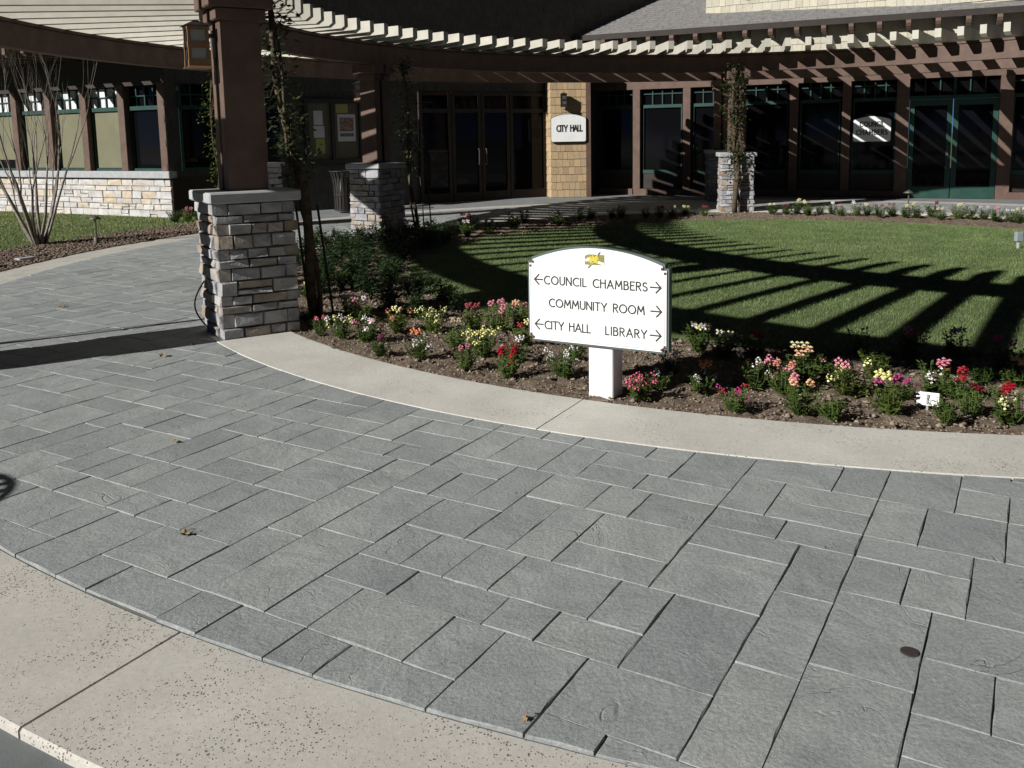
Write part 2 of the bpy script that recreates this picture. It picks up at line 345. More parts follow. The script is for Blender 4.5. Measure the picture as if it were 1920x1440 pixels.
def clip(poly, n, d, keep_less=True):
    out = []; k = len(poly)
    for i in range(k):
        p, q = poly[i], poly[(i + 1) % k]
        a = p[0] * n[0] + p[1] * n[1] - d; b = q[0] * n[0] + q[1] * n[1] - d
        if not keep_less: a, b = -a, -b
        if a <= 0: out.append(p)
        if (a < 0 < b) or (b < 0 < a):
            t = a / (a - b); out.append((p[0] + (q[0] - p[0]) * t, p[1] + (q[1] - p[1]) * t))
    return out
def area(poly): return 0.5 * abs(sum(poly[i][0] * poly[(i + 1) % len(poly)][1] - poly[(i + 1) % len(poly)][0] * poly[i][1] for i in range(len(poly))))
def ashlar_module(n, seed, tries=400, cap=4000):
    sizes = [(5, 2), (3, 2), (5, 3), (3, 3), (4, 3), (4, 4), (2, 2), (3, 4), (2, 3), (4, 2), (2, 4), (6, 3)]
    wts = [3, 4, 3, 4, 4, 1, 1, 2, 3, 3, 2, 1]
    rr = random.Random(seed)
    for _ in range(tries):
        occ = [[False] * n for _ in range(n)]; out = []; st = [0]
        def fill():
            st[0] += 1
            if st[0] > cap: return False
            cell = next(((i, j) for j in range(n) for i in range(n) if not occ[j][i]), None)
            if cell is None: return True
            i, j = cell; cand = sizes[:]; w = wts[:]
            while cand:
                k = rr.choices(range(len(cand)), w)[0]; a, b = cand.pop(k); w.pop(k)
                cells = [((j + q) % n, (i + p) % n) for q in range(b) for p in range(a)]
                if any(occ[y][x] for y, x in cells): continue
                for y, x in cells: occ[y][x] = True
                out.append((i, j, a, b))
                if fill(): return True
                if st[0] > cap: return False
                out.pop()
                for y, x in cells: occ[y][x] = False
            return False
        if fill(): return out
    return out
def slab_polys():
    th = R(59.2); ct, st = math.cos(th), math.sin(th); cell = 0.102; n = 20; mod = ashlar_module(n, 2); res = []; T = n * cell
    for tj in range(-7, 7):
        for ti in range(-7, 7):
            for (i, j, a, b) in mod:
                x0, y0 = ti * T + i * cell, tj * T + j * cell; x1, y1 = x0 + a * cell, y0 + b * cell
                P = [(x0, y0), (x1, y0), (x1, y1), (x0, y1)]; P = [(p[0] * ct - p[1] * st, p[0] * st + p[1] * ct) for p in P]
                mx, my = sum(p[0] for p in P) / 4, sum(p[1] for p in P) / 4; ang = math.atan2(my, mx); rc = math.hypot(mx, my)
                if rc < 7.0 or rc > 10.6: continue
                for da in (-0.035, 0, 0.035): P = clip(P, (math.cos(ang + da), math.sin(ang + da)), R_WALK) if P else P
                if P: P = clip(P, (math.cos(ang), math.sin(ang)), 7.43 if 147.5 < math.degrees(ang) % 360 < 212 else 7.60, False)
                if len(P) >= 3 and area(P) > 0.004 and 12 <= math.degrees(ang) % 360 <= 286: res.append([(p[0] + CX, p[1] + CY) for p in P])
    return res
def slab_geo(mb, P, rr, ox, oy, dz):
    pts = []
    k = len(P)
    for i in range(k):
        p, q = P[i], P[(i + 1) % k]; l = math.hypot(q[0] - p[0], q[1] - p[1]); m = max(1, int(l / 0.085 + 0.5))
        for t in range(m): pts.append((p[0] + (q[0] - p[0]) * t / m, p[1] + (q[1] - p[1]) * t / m, t > 0))
    cx = sum(p[0] for p in pts) / len(pts); cy = sum(p[1] for p in pts) / len(pts)
    tx, ty = rr.uniform(-0.004, 0.004), rr.uniform(-0.004, 0.004)
    def ins(d, z, jit):
        o = []
        for x, y, mid in pts:
            vx, vy = cx - x, cy - y; l = math.hypot(vx, vy); dd = d * (1.25 if mid else 1.6) + (rr.uniform(0, jit) if rr.random() < 0.6 else 0); dd = min(dd, l * 0.4)
            x2, y2 = x + vx / l * dd, y + vy / l * dd
            o.append((x2 - ox, y2 - oy, z + dz + (x2 - cx) * tx + (y2 - cy) * ty))
        return o
    n = len(pts); vs = ins(0.0014, -0.02, 0.002) + ins(0.0018, -0.003, 0.004) + ins(0.0026, 0.0, 0.006)
    fs = []
    for a in (0, 1):
        for i in range(n): j = (i + 1) % n; fs.append((a * n + i, a * n + j, (a + 1) * n + j, (a + 1) * n + i))
    fs.append(tuple(2 * n + i for i in range(n))); mb.add(vs, fs)
polys = slab_polys()
def seen_size(P):
    x = sum(p[0] for p in P) / len(P); y = sum(p[1] for p in P) / len(P)
    infr = y > 1.2 and abs(x) < 0.66 * y + 0.4
    return (area(P) / (x * x + y * y) ** 1.5) if infr else area(P) * 1e-6 / (1 + x * x + y * y)
polys.sort(key=seen_size, reverse=True)
rr = random.Random(5)
for P in polys[:300]:
    x = sum(p[0] for p in P) / len(P); y = sum(p[1] for p in P) / len(P); mb = MB(); slab_geo(mb, P, rr, x, y, rr.uniform(-0.0015, 0.0015))
    mb.build("paving_slab", "slab", walk, Matrix.Translation((x, y, 0)))
mb = MB()
for P in polys[300:]: slab_geo(mb, P, rr, 0, 0, rr.uniform(-0.0015, 0.0015))
tag(mb.build("paving_slabs", "slab", walk), kind="stuff")

# kerb band round the bed, in cast sections
kerb = tag(MB().add([(*pol(7.3, 200), -0.27), (*pol(7.35, 200), -0.27), (*pol(7.35, 201), -0.27)], [(0, 1, 2)]).build("kerb", "joint"), kind="structure")
mb = MB(); ring(mb, R_BED + 0.03, 7.42, 0, 359.9, -0.28, -0.004, 3)
kerb.data = mb.mesh("kerb", "joint")
kj = [314.1, 291.6, 264.5, 240.8, 211.5, 190.0, 168.5, 147.2, 125.6, 104.0, 82.6, 60, 38, 16, -6, -28, -45.9]
for a0, a1 in zip(kj[1:], kj[:-1]):
    mb = MB(); ring(mb, R_BED, 7.46 if 147 < a0 < 200 else R_KERB, a0 + 0.035, a1 - 0.035, -0.2, 0.005, 1.2, 0.003); mb.build("kerb_section", "kerb_concrete", kerb)
apron = tag(MB().add([(*pol(10.3, 200), -0.27), (*pol(10.35, 200), -0.27), (*pol(10.35, 201), -0.27)], [(0, 1, 2)]).build("apron", "joint"), kind="structure")
mb = MB(); ring(mb, R_WALK - 0.01, R_APRON - 0.03, 10, 288, -0.28, -0.026, 3); apron.data = mb.mesh("apron", "joint")
aj = [288, 273.3, 257.5, 240.0, 220, 200.5, 182, 163.5, 145, 126.5, 108, 89.5, 71, 52.5, 34, 10]
for a1, a0 in zip(aj[:-1], aj[1:]):
    mb = MB(); ring(mb, R_WALK, R_APRON, a0 + 0.03, a1 - 0.03, -0.25, -0.008, 1.2, 0.008); mb.build("apron_section", "apron_concrete", apron)

# ---------------------------------------------------------------- beds, lawns, grass, clods
def polar_sheet(name, r0, r1, a0, a1, z, amp, mat, dr=0.09, da=0.9, dome=0.0, seed=1):
    rs = np.random.RandomState(seed); nr = int((r1 - r0) / dr) + 2; na = int((a1 - a0) / da) + 2
    rr_ = np.linspace(r0, r1, nr); aa = np.radians(np.linspace(a0, a1, na)); Rg, Ag = np.meshgrid(rr_, aa, indexing='ij')
    zz = z + rs.uniform(-amp, amp, Rg.shape) + dome * (1 - (Rg / max(r1, 1e-6)) ** 2)
    v = np.stack([CX + Rg * np.cos(Ag), CY + Rg * np.sin(Ag), zz], -1).reshape(-1, 3)
    i = np.arange(nr - 1)[:, None] * na + np.arange(na - 1)[None, :]; i = i.ravel()
    f = np.stack([i, i + na, i + na + 1, i + 1], -1); o = bpy.data.objects.new(name, np_mesh(name, v, f, mat)); link(o)
    return tag(o, kind="structure")
polar_sheet("flower_bed_soil", R_LAWN - 0.05, R_BED + 0.02, 0, 360, -0.012, 0.022, "soil", 0.07, 0.55, seed=3)
polar_sheet("lawn", 0.02, R_LAWN, 0, 360, 0.0, 0.004, "turf", 0.2, 2.0, dome=0.05, seed=4)
polar_sheet("mulch_bed", R_APRON - 0.01, 12.2, 141, 233, -0.015, 0.02, "mulch", 0.12, 0.8, seed=5)
polar_sheet("side_lawn", 12.15, 30, 141, 233, 0.0, 0.006, "turf", 0.4, 1.5, seed=6)
def chips(name, pts, size, mat, flat=0.6, seed=0, elong=1.0):
    rs = np.random.RandomState(seed); n = len(pts)
    base = np.array([(1, 0, 0), (-1, 0, 0), (0, 1, 0), (0, -1, 0), (0, 0, 1), (0, 0, -0.6)], float)
    F = np.array([(0, 2, 4), (2, 1, 4), (1, 3, 4), (3, 0, 4), (2, 0, 5), (1, 2, 5), (3, 1, 5), (0, 3, 5)])
    s = rs.uniform(size[0], size[1], (n, 1, 1)) * rs.uniform(0.6, 1.3, (n, 6, 3)); s[:, :, 2] *= flat; s[:, :, 0] *= elong
    v = base[None] * s; a = rs.uniform(0, 6.28, n); c, s_ = np.cos(a)[:, None], np.sin(a)[:, None]
    x = v[:, :, 0] * c - v[:, :, 1] * s_; y = v[:, :, 0] * s_ + v[:, :, 1] * c
    v = np.stack([x, y, v[:, :, 2]], -1) + pts[:, None, :]
    f = (F[None] + (np.arange(n) * 6)[:, None, None]).reshape(-1, 3)
    return link(bpy.data.objects.new(name, np_mesh(name, v.reshape(-1, 3), f, mat)))
def polar_pts(n, r0, r1, a0, a1, z, seed):
    rs = np.random.RandomState(seed); r = np.sqrt(rs.uniform(r0 ** 2, r1 ** 2, n)); a = np.radians(rs.uniform(a0, a1, n))
    return np.stack([CX + r * np.cos(a), CY + r * np.sin(a), np.full(n, z)], -1)
p1 = np.concatenate([polar_pts(9000, 5.2, 6.99, 195, 265, -0.001, 1), polar_pts(3000, 5.2, 6.99, 60, 195, 0.004, 2)])
sz = np.random.RandomState(9).rand(len(p1)) < 0.06
tag(chips("soil_clods", p1[~sz], (0.004, 0.013), "clod", 0.7, 3), "crumbly brown soil clods covering the flower bed", "soil", kind="stuff")
tag(chips("soil_lumps", p1[sz], (0.015, 0.03), "clod", 0.7, 4), "larger brown soil lumps scattered in the flower bed", "soil", kind="stuff")
tag(chips("mulch_chips", polar_pts(9000, 10.6, 12.2, 141, 200, 0.0, 5), (0.008, 0.03), "mulch_chip", 0.5, 6, 1.6), "shredded bark mulch between side lawn and walkway", "mulch", kind="stuff")
def blades(name, pts, h, w, seed):
    rs = np.random.RandomState(seed); n = len(pts); a = rs.uniform(0, 6.28, n); hh = rs.uniform(h[0], h[1], n); ww = rs.uniform(w[0], w[1], n)
    d = np.stack([np.cos(a), np.sin(a), np.zeros(n)], -1); b = rs.uniform(0, 6.28, n); ln = np.stack([np.cos(b), np.sin(b), np.zeros(n)], -1) * (hh * rs.uniform(0.1, 0.9, n))[:, None]
    v = np.stack([pts - d * ww[:, None], pts + d * ww[:, None], pts + ln + np.array([0, 0, 1]) * hh[:, None]], 1).reshape(-1, 3)
    f = np.arange(3 * n).reshape(-1, 3); return link(bpy.data.objects.new(name, np_mesh(name, v, f, "grass_blade")))
pl = polar_pts(300000, 0.0, R_LAWN + 0.02, 0, 360, 0.0, 11); pl[:, 2] = 0.05 * (1 - ((pl[:, 0] - CX) ** 2 + (pl[:, 1] - CY) ** 2) / R_LAWN ** 2) - 0.002
edge = polar_pts(9000, R_LAWN - 0.06, R_LAWN + 0.06, 0, 360, -0.004, 12)
tag(blades("lawn_grass", np.concatenate([pl, edge]), (0.014, 0.032), (0.0016, 0.0034), 13), "short mown grass of the round lawn behind the sign", "grass", kind="stuff")
tag(blades("side_lawn_grass", polar_pts(60000, 12.12, 19.5, 141, 186, 0.0, 14), (0.025, 0.055), (0.004, 0.008), 15), "green grass strip in front of the stone base wall", "grass", kind="stuff")

# ---------------------------------------------------------------- stone work
def stone_mesh(w, d, h, rr, mat, c=0.007):
    """irregular split-face block; local x width, y depth (front at -y), z height, origin centre of the front face"""
    j = lambda a: rr.uniform(-a, a)
    cc = min(c, w * 0.2, h * 0.25); x, z = w / 2, h / 2
    q = [(-x, -z), (x, -z), (x, z), (-x, z)]
    back = [(a, d, b) for a, b in q]
    mid = [(a + j(0.004), rr.uniform(0.004, 0.016), b + j(0.004)) for a, b in q]
    fr = [(a * (1 - cc / x) + j(0.005), rr.uniform(-0.024, 0.005), b * (1 - cc / z) + j(0.004)) for a, b in q]
    v = back + mid + fr + [(j(w * 0.2), rr.uniform(-0.020, 0.0), j(h * 0.15))]
    f = []
    for i in range(4): k = (i + 1) % 4; f += [(i, k, 4 + k, 4 + i), (4 + i, 4 + k, 8 + k, 8 + i), (8 + i, 8 + k, 12)]
    me = bpy.data.meshes.new("stone"); me.from_pydata(v, [], f); me.materials.append(MATS[mat]); me.update(); return me
def courses(H, lo, hi, rr):
    o = []; z = 0.0
    while z < H - 1e-6:
        h = rr.uniform(lo, hi)
        if H - z - h < lo: h = H - z
        if h > hi * 1.35: h = h / 2
        o.append((z, h)); z += h
    return o
def lay(parent, M, x0, x1, z, h, lo, hi, rr, mat, d, gap=0.007, split=0.18):
    x = x0
    while x < x1 - 1e-6:
        w = rr.uniform(lo, hi)
        if x1 - x - w < lo * 0.8: w = x1 - x
        if w > hi * 1.5: w /= 2
        parts = [(z, h)]
        if h > 0.10 and rr.random() < split: t = rr.uniform(0.4, 0.6); parts = [(z, h * t), (z + h * t, h * (1 - t))]
        for zz, hh in parts:
            tilt = rr.uniform(-0.018, 0.018)
            me = stone_mesh(w - gap, d, hh - gap, rr, mat)
            link(bpy.data.objects.new("stone", me), parent, M @ Matrix.Translation((x + w / 2, rr.uniform(-0.008, 0.006), zz + hh / 2)) @ Matrix.Rotation(tilt, 4, 'Y'))
        x += w
def COLXY(ang, r):
    x, y = pol(r, ang); return (x + 0.085, y + 0.02) if (ang > 200 and r < 8) else (x, y)
def pillar(ang, r, seed, label, W=0.665, H=1.14):
    x, y = COLXY(ang, r); rr = random.Random(seed); t = 0.10
    M = frame(x, y, 0, math.cos(R(ang)), math.sin(R(ang)))
    root = empty("stone_pillar", M); tag(root, label, "pillar", "stone pillars of the pergola")
    h = W / 2; mb = MB(); mb.box(-h + 0.03, h - 0.03, -h + 0.03, h - 0.03, -0.2, H); mb.build("mortar_core", "mortar", root)
    for i, (z, hh) in enumerate(courses(H, 0.068, 0.125, rr)):
        for side in range(4):
            full = (side % 2 == 0) == (i % 2 == 0); a = -h if full else -h + t; b = h if full else h - t
            F = M @ Matrix.Rotation(side * math.pi / 2, 4, 'Z') @ Matrix.Translation((0, -h, 0))
            lay(root, F, a, b, z, hh, 0.13, 0.30, rr, "stone", t)
    c = h + 0.05; mb = MB(); mb.cbox(-c, c, -c, c, H + 0.002, H + 0.092, 0.012); mb.build("cap", "capstone", root)
    return root
names_in = ["near stone pillar with grey cap in the left foreground", "stone pillar beside the dark shrubs in the middle distance", "sunlit stone pillar with vine at the back of the lawn"]
for i, a in enumerate(COLS): pillar(a, 7.32, 40 + i, names_in[i])
pillar(211.5, R_OUT + 0.02, 51, "stone pillar out on the left whose shadow crosses the walkway")
pillar(147.2, R_OUT + 0.02, 52, "stone pillar mostly hidden behind the near brown post")
pillar(82.6, R_OUT + 0.02, 53, "shade striped stone pillar just behind the sunlit pillar with vine")

# ---------------------------------------------------------------- pergola
perg = empty("pergola", Matrix.Translation((CX, CY, 0)))
tag(perg, "curved timber pergola with brown posts and cream rafters round the lawn", "pergola")
A0, A1 = 14.0, 283.0; ZB, ZT = 2.90, 3.265
WI = Matrix()
def arc_beam(r, name):
    br = [A0] + sorted(COLS) + [275.8, A1]
    for a, b in zip(br[:-1], br[1:]):
        mb = MB(); ring(mb, r - 0.09, r + 0.09, a + 0.05, b - 0.05, ZB, ZT - 0.045, 2.0, 0.008); bo = mb.build("beam", "wood_brown", perg, WI)
        mb = MB(); ring(mb, r - 0.115, r + 0.115, a + 0.05, b - 0.05, ZT - 0.043, ZT - 0.002, 2.0); mb.build("beam_cap", "wood_brown", bo, WI)
arc_beam(R_IN, "in"); arc_beam(R_OUT, "out")
prof = [(6.58, ZT + 0.055), (6.66, ZT), (10.82, ZT), (10.90, ZT + 0.055), (10.90, ZT + 0.215), (6.58, ZT + 0.215)]
raft = MB(); raft.prism(prof, -0.056, 0.056, 'y'); raft_me = raft.mesh("rafter", "rafter_paint")
STEP = 3.333
k = 0
while A0 + 1 + STEP * k < A1:
    a = A0 + 1 + STEP * k; k += 1
    share("rafter", raft_me, perg, Matrix.Translation((CX, CY, 0.0)) @ Matrix.Rotation(R(a + rng.uniform(-0.06, 0.06)), 4, 'Z'))
for a in COLS + [275.8]:
    for r in (7.32, R_OUT + 0.02):
        x, y = COLXY(a, r); M = frame(x, y, 0, math.cos(R(a)), math.sin(R(a)))
        zb = 1.234 if a < 270 else -0.1
        mb = MB()
        for s in (-1, 1): y0, y1 = sorted((s * 0.028, s * 0.165)); mb.cbox(-0.17, 0.17, y0, y1, zb, ZB + 0.3, 0.008)
        mb.box(-0.10, 0.10, -0.03, 0.03, zb, ZB)
        po = mb.build("post", "wood_brown", perg, M)
        mb = MB()
        for s in (-1, 1):
            y0, y1 = sorted((s * 0.026, s * 0.205)); mb.cbox(-0.21, 0.21, y0, y1, 2.64, 2.738, 0.008)
            y0, y1 = sorted((s * 0.024, s * 0.235)); mb.cbox(-0.27, 0.27, y0, y1, 2.74, ZB - 0.003, 0.01)
        mb.build("capital", "wood_brown", po, M)

# ---------------------------------------------------------------- lettering (single-stroke capitals)
def arc(cx, cy, rx, ry, a0, a1, n=14): return [(cx + rx * math.cos(R(a0 + (a1 - a0) * i / n)), cy + ry * math.sin(R(a0 + (a1 - a0) * i / n))) for i in range(n + 1)]
GL = {
 'A': (0.78, [[(0, 0), (0.39, 1), (0.78, 0)], [(0.13, 0.33), (0.65, 0.33)]]),
 'B': (0.55, [[(0, 0), (0, 1), (0.25, 1)] + arc(0.25, 0.78, 0.24, 0.22, 90, -90) + [(0, 0.56)], [(0.25, 0.56)] + arc(0.27, 0.28, 0.28, 0.28, 90, -90) + [(0, 0)]]),
 'C': (0.72, [arc(0.47, 0.5, 0.47, 0.5, 55, 305, 20)]),
 'E': (0.48, [[(0.48, 1), (0, 1), (0, 0), (0.48, 0)], [(0, 0.55), (0.40, 0.55)]]),
 'H': (0.62, [[(0, 0), (0, 1)], [(0.62, 0), (0.62, 1)], [(0, 0.6), (0.62, 0.6)]]),
 'I': (0.04, [[(0.02, 0), (0.02, 1)]]), 'L': (0.42, [[(0, 1), (0, 0), (0.42, 0)]]),
 'M': (0.86, [[(0, 0), (0.10, 1), (0.43, 0.30), (0.76, 1), (0.86, 0)]]),
 'N': (0.66, [[(0, 0), (0, 1), (0.66, 0), (0.66, 1)]]), 'O': (0.92, [arc(0.46, 0.5, 0.46, 0.5, 0, 360, 26)]),
 'R': (0.56, [[(0, 0), (0, 1), (0.25, 1)] + arc(0.27, 0.76, 0.25, 0.24, 90, -90) + [(0, 0.52)], [(0.22, 0.52), (0.56, 0)]]),
 'S': (0.52, [arc(0.26, 0.76, 0.24, 0.24, 35, 250, 12) + arc(0.26, 0.26, 0.26, 0.26, 70, -145, 12)]),
 'T': (0.58, [[(0, 1), (0.58, 1)], [(0.29, 1), (0.29, 0)]]),
 'U': (0.62, [[(0, 1), (0, 0.31)] + arc(0.31, 0.31, 0.31, 0.31, 180, 360, 12) + [(0.62, 1)]]),
 'Y': (0.66, [[(0, 1), (0.33, 0.48), (0.66, 1)], [(0.33, 0.48), (0.33, 0)]]),
}
def stroke(mb, pts, th, y):
    """flat ribbon facing -y with a little thickness"""
    e = 0.0
    for i in range(len(pts) - 1):
        (x0, z0), (x1, z1) = pts[i], pts[i + 1]; l = math.hypot(x1 - x0, z1 - z0)
        if l < 1e-6: continue
        ux, uz = (x1 - x0) / l, (z1 - z0) / l; ex = th * (0.5 if (i == 0 or i == len(pts) - 2) else 0.22); nx, nz = -uz * th / 2, ux * th / 2
        a = (x0 - ux * ex, z0 - uz * ex); b = (x1 + ux * ex, z1 + uz * ex); e += 0.00012
        mb.prism([(a[0] - nx, a[1] - nz), (b[0] - nx, b[1] - nz), (b[0] + nx, b[1] + nz), (a[0] + nx, a[1] + nz)], y - 0.0022 - e % 0.001, y + 0.001)
def text(parent, M, s, x0, x1, z0, h, th, y, sx=1.0):
    nat = sum((GL[c][0] * h * sx if c != ' ' else 0.42 * h) for c in s); gap = (x1 - x0 - nat) / (len(s) - 1); x = x0
    for i, c in enumerate(s):
        if c == ' ': x += 0.42 * h + gap; continue
        w, st = GL[c]; mb = MB()
        for p in st: stroke(mb, [(x + q[0] * h * sx, z0 + q[1] * h) for q in p], th, y)
        mb.build("letter", "sign_ink", parent, M); x += w * h * sx + gap
def arrow(mb, x0, x1, z, y, left, th=0.0085):
    tip, tail = (x0, x1) if left else (x1, x0); s = 1 if left else -1; hd = 0.030
    stroke(mb, [(tip + s * 0.003, z), (tail, z)], th * 0.95, y)
    stroke(mb, [(tip + s * hd, z + hd * 1.05), (tip, z), (tip + s * hd, z - hd * 1.05)], th, y)

# ---------------------------------------------------------------- main direction sign
SX, SY = 0.130, 5.427; SDX, SDY = 0.799, -0.446
MS = frame(SX, SY, 0, SDX, SDY)
sign = empty("direction_sign", MS @ Matrix.Translation((0.46, 0.10, 0)))
tag(sign, "white arched direction sign with black lettering on a white post", "sign")
def sign_outline(i):
    x0, x1, z0, zs, nt = -0.016 + i, 0.936 - i, 0.328 + i, 0.852 - i, 0.026
    pts = [(x0 + nt, z0), (x1 - nt, z0), (x1 - nt, z0 + nt), (x1, z0 + nt), (x1, zs), (x1 - nt, zs), (x1 - nt, zs + nt)]
    n = 18; xa, xb = x1 - nt, x0 + nt; ch = xb - xa; sag = 0.088
    for k_ in range(1, n):
        t = k_ / n; pts.append((xa + ch * t, zs + nt + sag * (1 - (2 * t - 1) ** 2)))
    pts += [(x0 + nt, zs + nt), (x0 + nt, zs), (x0, zs), (x0, z0 + nt), (x0 + nt, z0 + nt)]
    return pts
mb = MB(); mb.prism(sign_outline(0), -0.004, 0.046); mb.build("back_panel", "sign_edge", sign, MS)
mb = MB(); mb.prism(sign_outline(0.013), -0.012, -0.005); face = mb.build("face_panel", "sign_white", sign, MS)
YF = -0.012
for tx in (("COUNCIL CHAMBERS", 0.107, 0.800, 0.7095), ("COMMUNITY ROOM", 0.140, 0.782, 0.5635), ("CITY HALL", 0.107, 0.425, 0.4165), ("LIBRARY", 0.530, 0.798, 0.4165)): text(sign, MS, *tx, 0.050, 0.0074, YF)
for x0, x1, z, lf in ((0.036, 0.092, 0.735, True), (0.822, 0.888, 0.735, False), (0.826, 0.892, 0.589, False), (0.036, 0.092, 0.442, True), (0.822, 0.890, 0.440, False)):
    mb = MB(); arrow(mb, x0, x1, z, YF, lf); mb.build("arrow", "sign_ink", sign, MS)
for px, pz in ((0.026, 0.848), (0.007, 0.822), (0.894, 0.848), (0.913, 0.822), (0.007, 0.374), (0.026, 0.354), (0.913, 0.374), (0.894, 0.354)): mb = MB(); mb.box(px - 0.0072, px + 0.0072, YF - 0.002, YF + 0.001, pz - 0.0072, pz + 0.0072); mb.build("corner_square", "sign_maroon", sign, MS)
for q in ((0.0062, 0.0078, 0.39, 0.80), (0.9122, 0.9138, 0.39, 0.80), (0.045, 0.875, 0.3535, 0.355)): mb = MB(); mb.box(q[0], q[1], YF - 0.0012, YF + 0.001, q[2], q[3]); mb.build("border_line", "sign_maroon", sign, MS)
# leaf emblem: framed panel with a spiky golden leaf laid across it
mb = MB(); mb.box(0.390, 0.522, YF - 0.0014, YF + 0.001, 0.850, 0.915); emb = mb.build("emblem", "logo_green", sign, MS)
for q in ([(0.390, 0.880), (0.425, 0.900), (0.440, 0.884), (0.400, 0.868)], [(0.470, 0.862), (0.520, 0.850), (0.520, 0.866), (0.480, 0.876)], [(0.390, 0.905), (0.418, 0.914), (0.390, 0.914)]): mb = MB(); mb.prism(q, YF - 0.0022, YF - 0.0003); mb.build("emblem_patch", "sign_white", emb, MS)
mb = MB()
for (bx, bz, ln, an, w) in ((0.455, 0.880, 0.050, 55, 0.011), (0.45, 0.876, 0.045, 20, 0.010), (0.45, 0.878, 0.042, 95, 0.009), (0.45, 0.876, 0.048, 150, 0.010), (0.448, 0.874, 0.036, 190, 0.009), (0.452, 0.874, 0.040, -15, 0.009), (0.446, 0.872, 0.036, 235, 0.011), (0.455, 0.878, 0.046, 38, 0.009), (0.45, 0.878, 0.040, 125, 0.009)):
    ux, uz = math.cos(R(an)), math.sin(R(an)); nx, nz = -uz * w, ux * w
    mb.prism([(bx - nx, bz - nz), (bx + ux * ln * 0.5 - nx * 0.7, bz + uz * ln * 0.5 - nz * 0.7), (bx + ux * ln, bz + uz * ln), (bx + ux * ln * 0.5 + nx * 0.7, bz + uz * ln * 0.5 + nz * 0.7), (bx + nx, bz + nz)], YF - 0.0034 - 0.00005 * an / 10, YF - 0.001)
mb.build("emblem_leaf", "logo_gold", emb, MS)
mb = MB(); stroke(mb, [(0.447, 0.872), (0.430, 0.850), (0.414, 0.832)], 0.005, YF - 0.003); stroke(mb, [(0.482, 0.918), (0.492, 0.930)], 0.006, YF - 0.003); mb.build("emblem_stem", "logo_grey", emb, MS)
mb = MB(); mb.cbox(0.398, 0.564, 0.02, 0.185, -0.1, 0.326, 0.006); mb.build("post", "sign_white", sign, MS)

# ---------------------------------------------------------------- left wing, entrance wall
def shingle_unit(mat):
    mb = MB(); mb.add([(0, -0.022, 0), (1, -0.022, 0), (1, 0.0, 0), (0, 0.0, 0), (0, -0.006, 1), (1, -0.006, 1), (1, 0.0, 1), (0, 0.0, 1)], [(3, 2, 1, 0), (4, 5, 6, 7), (0, 1, 5, 4), (1, 2, 6, 5), (3, 0, 4, 7)])
    return mb.mesh("shingle", mat)
def shingle_rows(parent, M, x0, x1, z0, z1, eh, wmin, wmax, me, seed, y=0.0):
    rr = random.Random(seed); z = z0; nrow = max(1, round((z1 - z0) / eh)); eh = (z1 - z0) / nrow
    for j in range(nrow):
        x = x0 - (rr.uniform(0, wmin) if False else 0)
        while x < x1 - 1e-4:
            w = rr.uniform(wmin, wmax)
            if x1 - x - w < wmin * 0.6: w = x1 - x
            share("shingle", me, parent, M @ Matrix.Translation((x + 0.003, y, z + rr.uniform(-0.006, 0.004))) @ Matrix.Diagonal((w - 0.006, 1.0, eh + 0.012, 1)))
            x += w
        z += eh
def shingle_sheet(mb, x0, x1, z0, z1, eh, wmin, wmax, seed, y=0.0):
    rr = random.Random(seed); z = z0
    while z < z1:
        x = x0 + rr.uniform(-0.1, 0)
        while x < x1:
            w = rr.uniform(wmin, wmax); a, b = x + 0.003, x + w - 0.003; dz = rr.uniform(-0.006, 0.004); y0 = y - 0.022 - rr.uniform(0, 0.004)
            mb.add([(a, y0, z + dz), (b, y0, z + dz), (b, y, z + dz), (a, y, z + dz), (a, y - 0.006, z + eh), (b, y - 0.006, z + eh)], [(0, 1, 5, 4), (3, 2, 1, 0), (0, 4, 3), (1, 2, 5)]); x += w
        z += eh

LL = 6.6
ldx, ldy = 0.880, -0.474
ML = frame(-7.33 - LL * ldx, 19.04 - LL * ldy, 0, ldx, ldy) @ Matrix.Diagonal((1, 1, 1.03, 1))
lw = empty("office_wing", ML); tag(lw, "dark shingled wing with stone base and green framed windows on the left", "building")
mb = MB(); mb.box(-0.2, LL, 0.07, 0.30, -0.2, 0.84); mb.build("base_core", "mortar", lw)
rr = random.Random(77)
for z, hh in courses(0.84, 0.10, 0.175, rr): lay(lw, ML, 0, LL, z, hh, 0.16, 0.52, rr, "wall_stone", 0.10, 0.008, 0.10)
mb = MB(); mb.cbox(-0.2, LL + 0.06, -0.09, 0.26, 0.842, 0.995, 0.012); mb.build("sill", "capstone", lw)
posts = [LL - 0.11 - 1.275 * i for i in range(6)]
for x in posts:
    mb = MB(); mb.cbox(x - 0.105, x + 0.105, -0.04, 0.2, 0.997, 2.84, 0.006); mb.build("window_post", "wood_brown", lw)
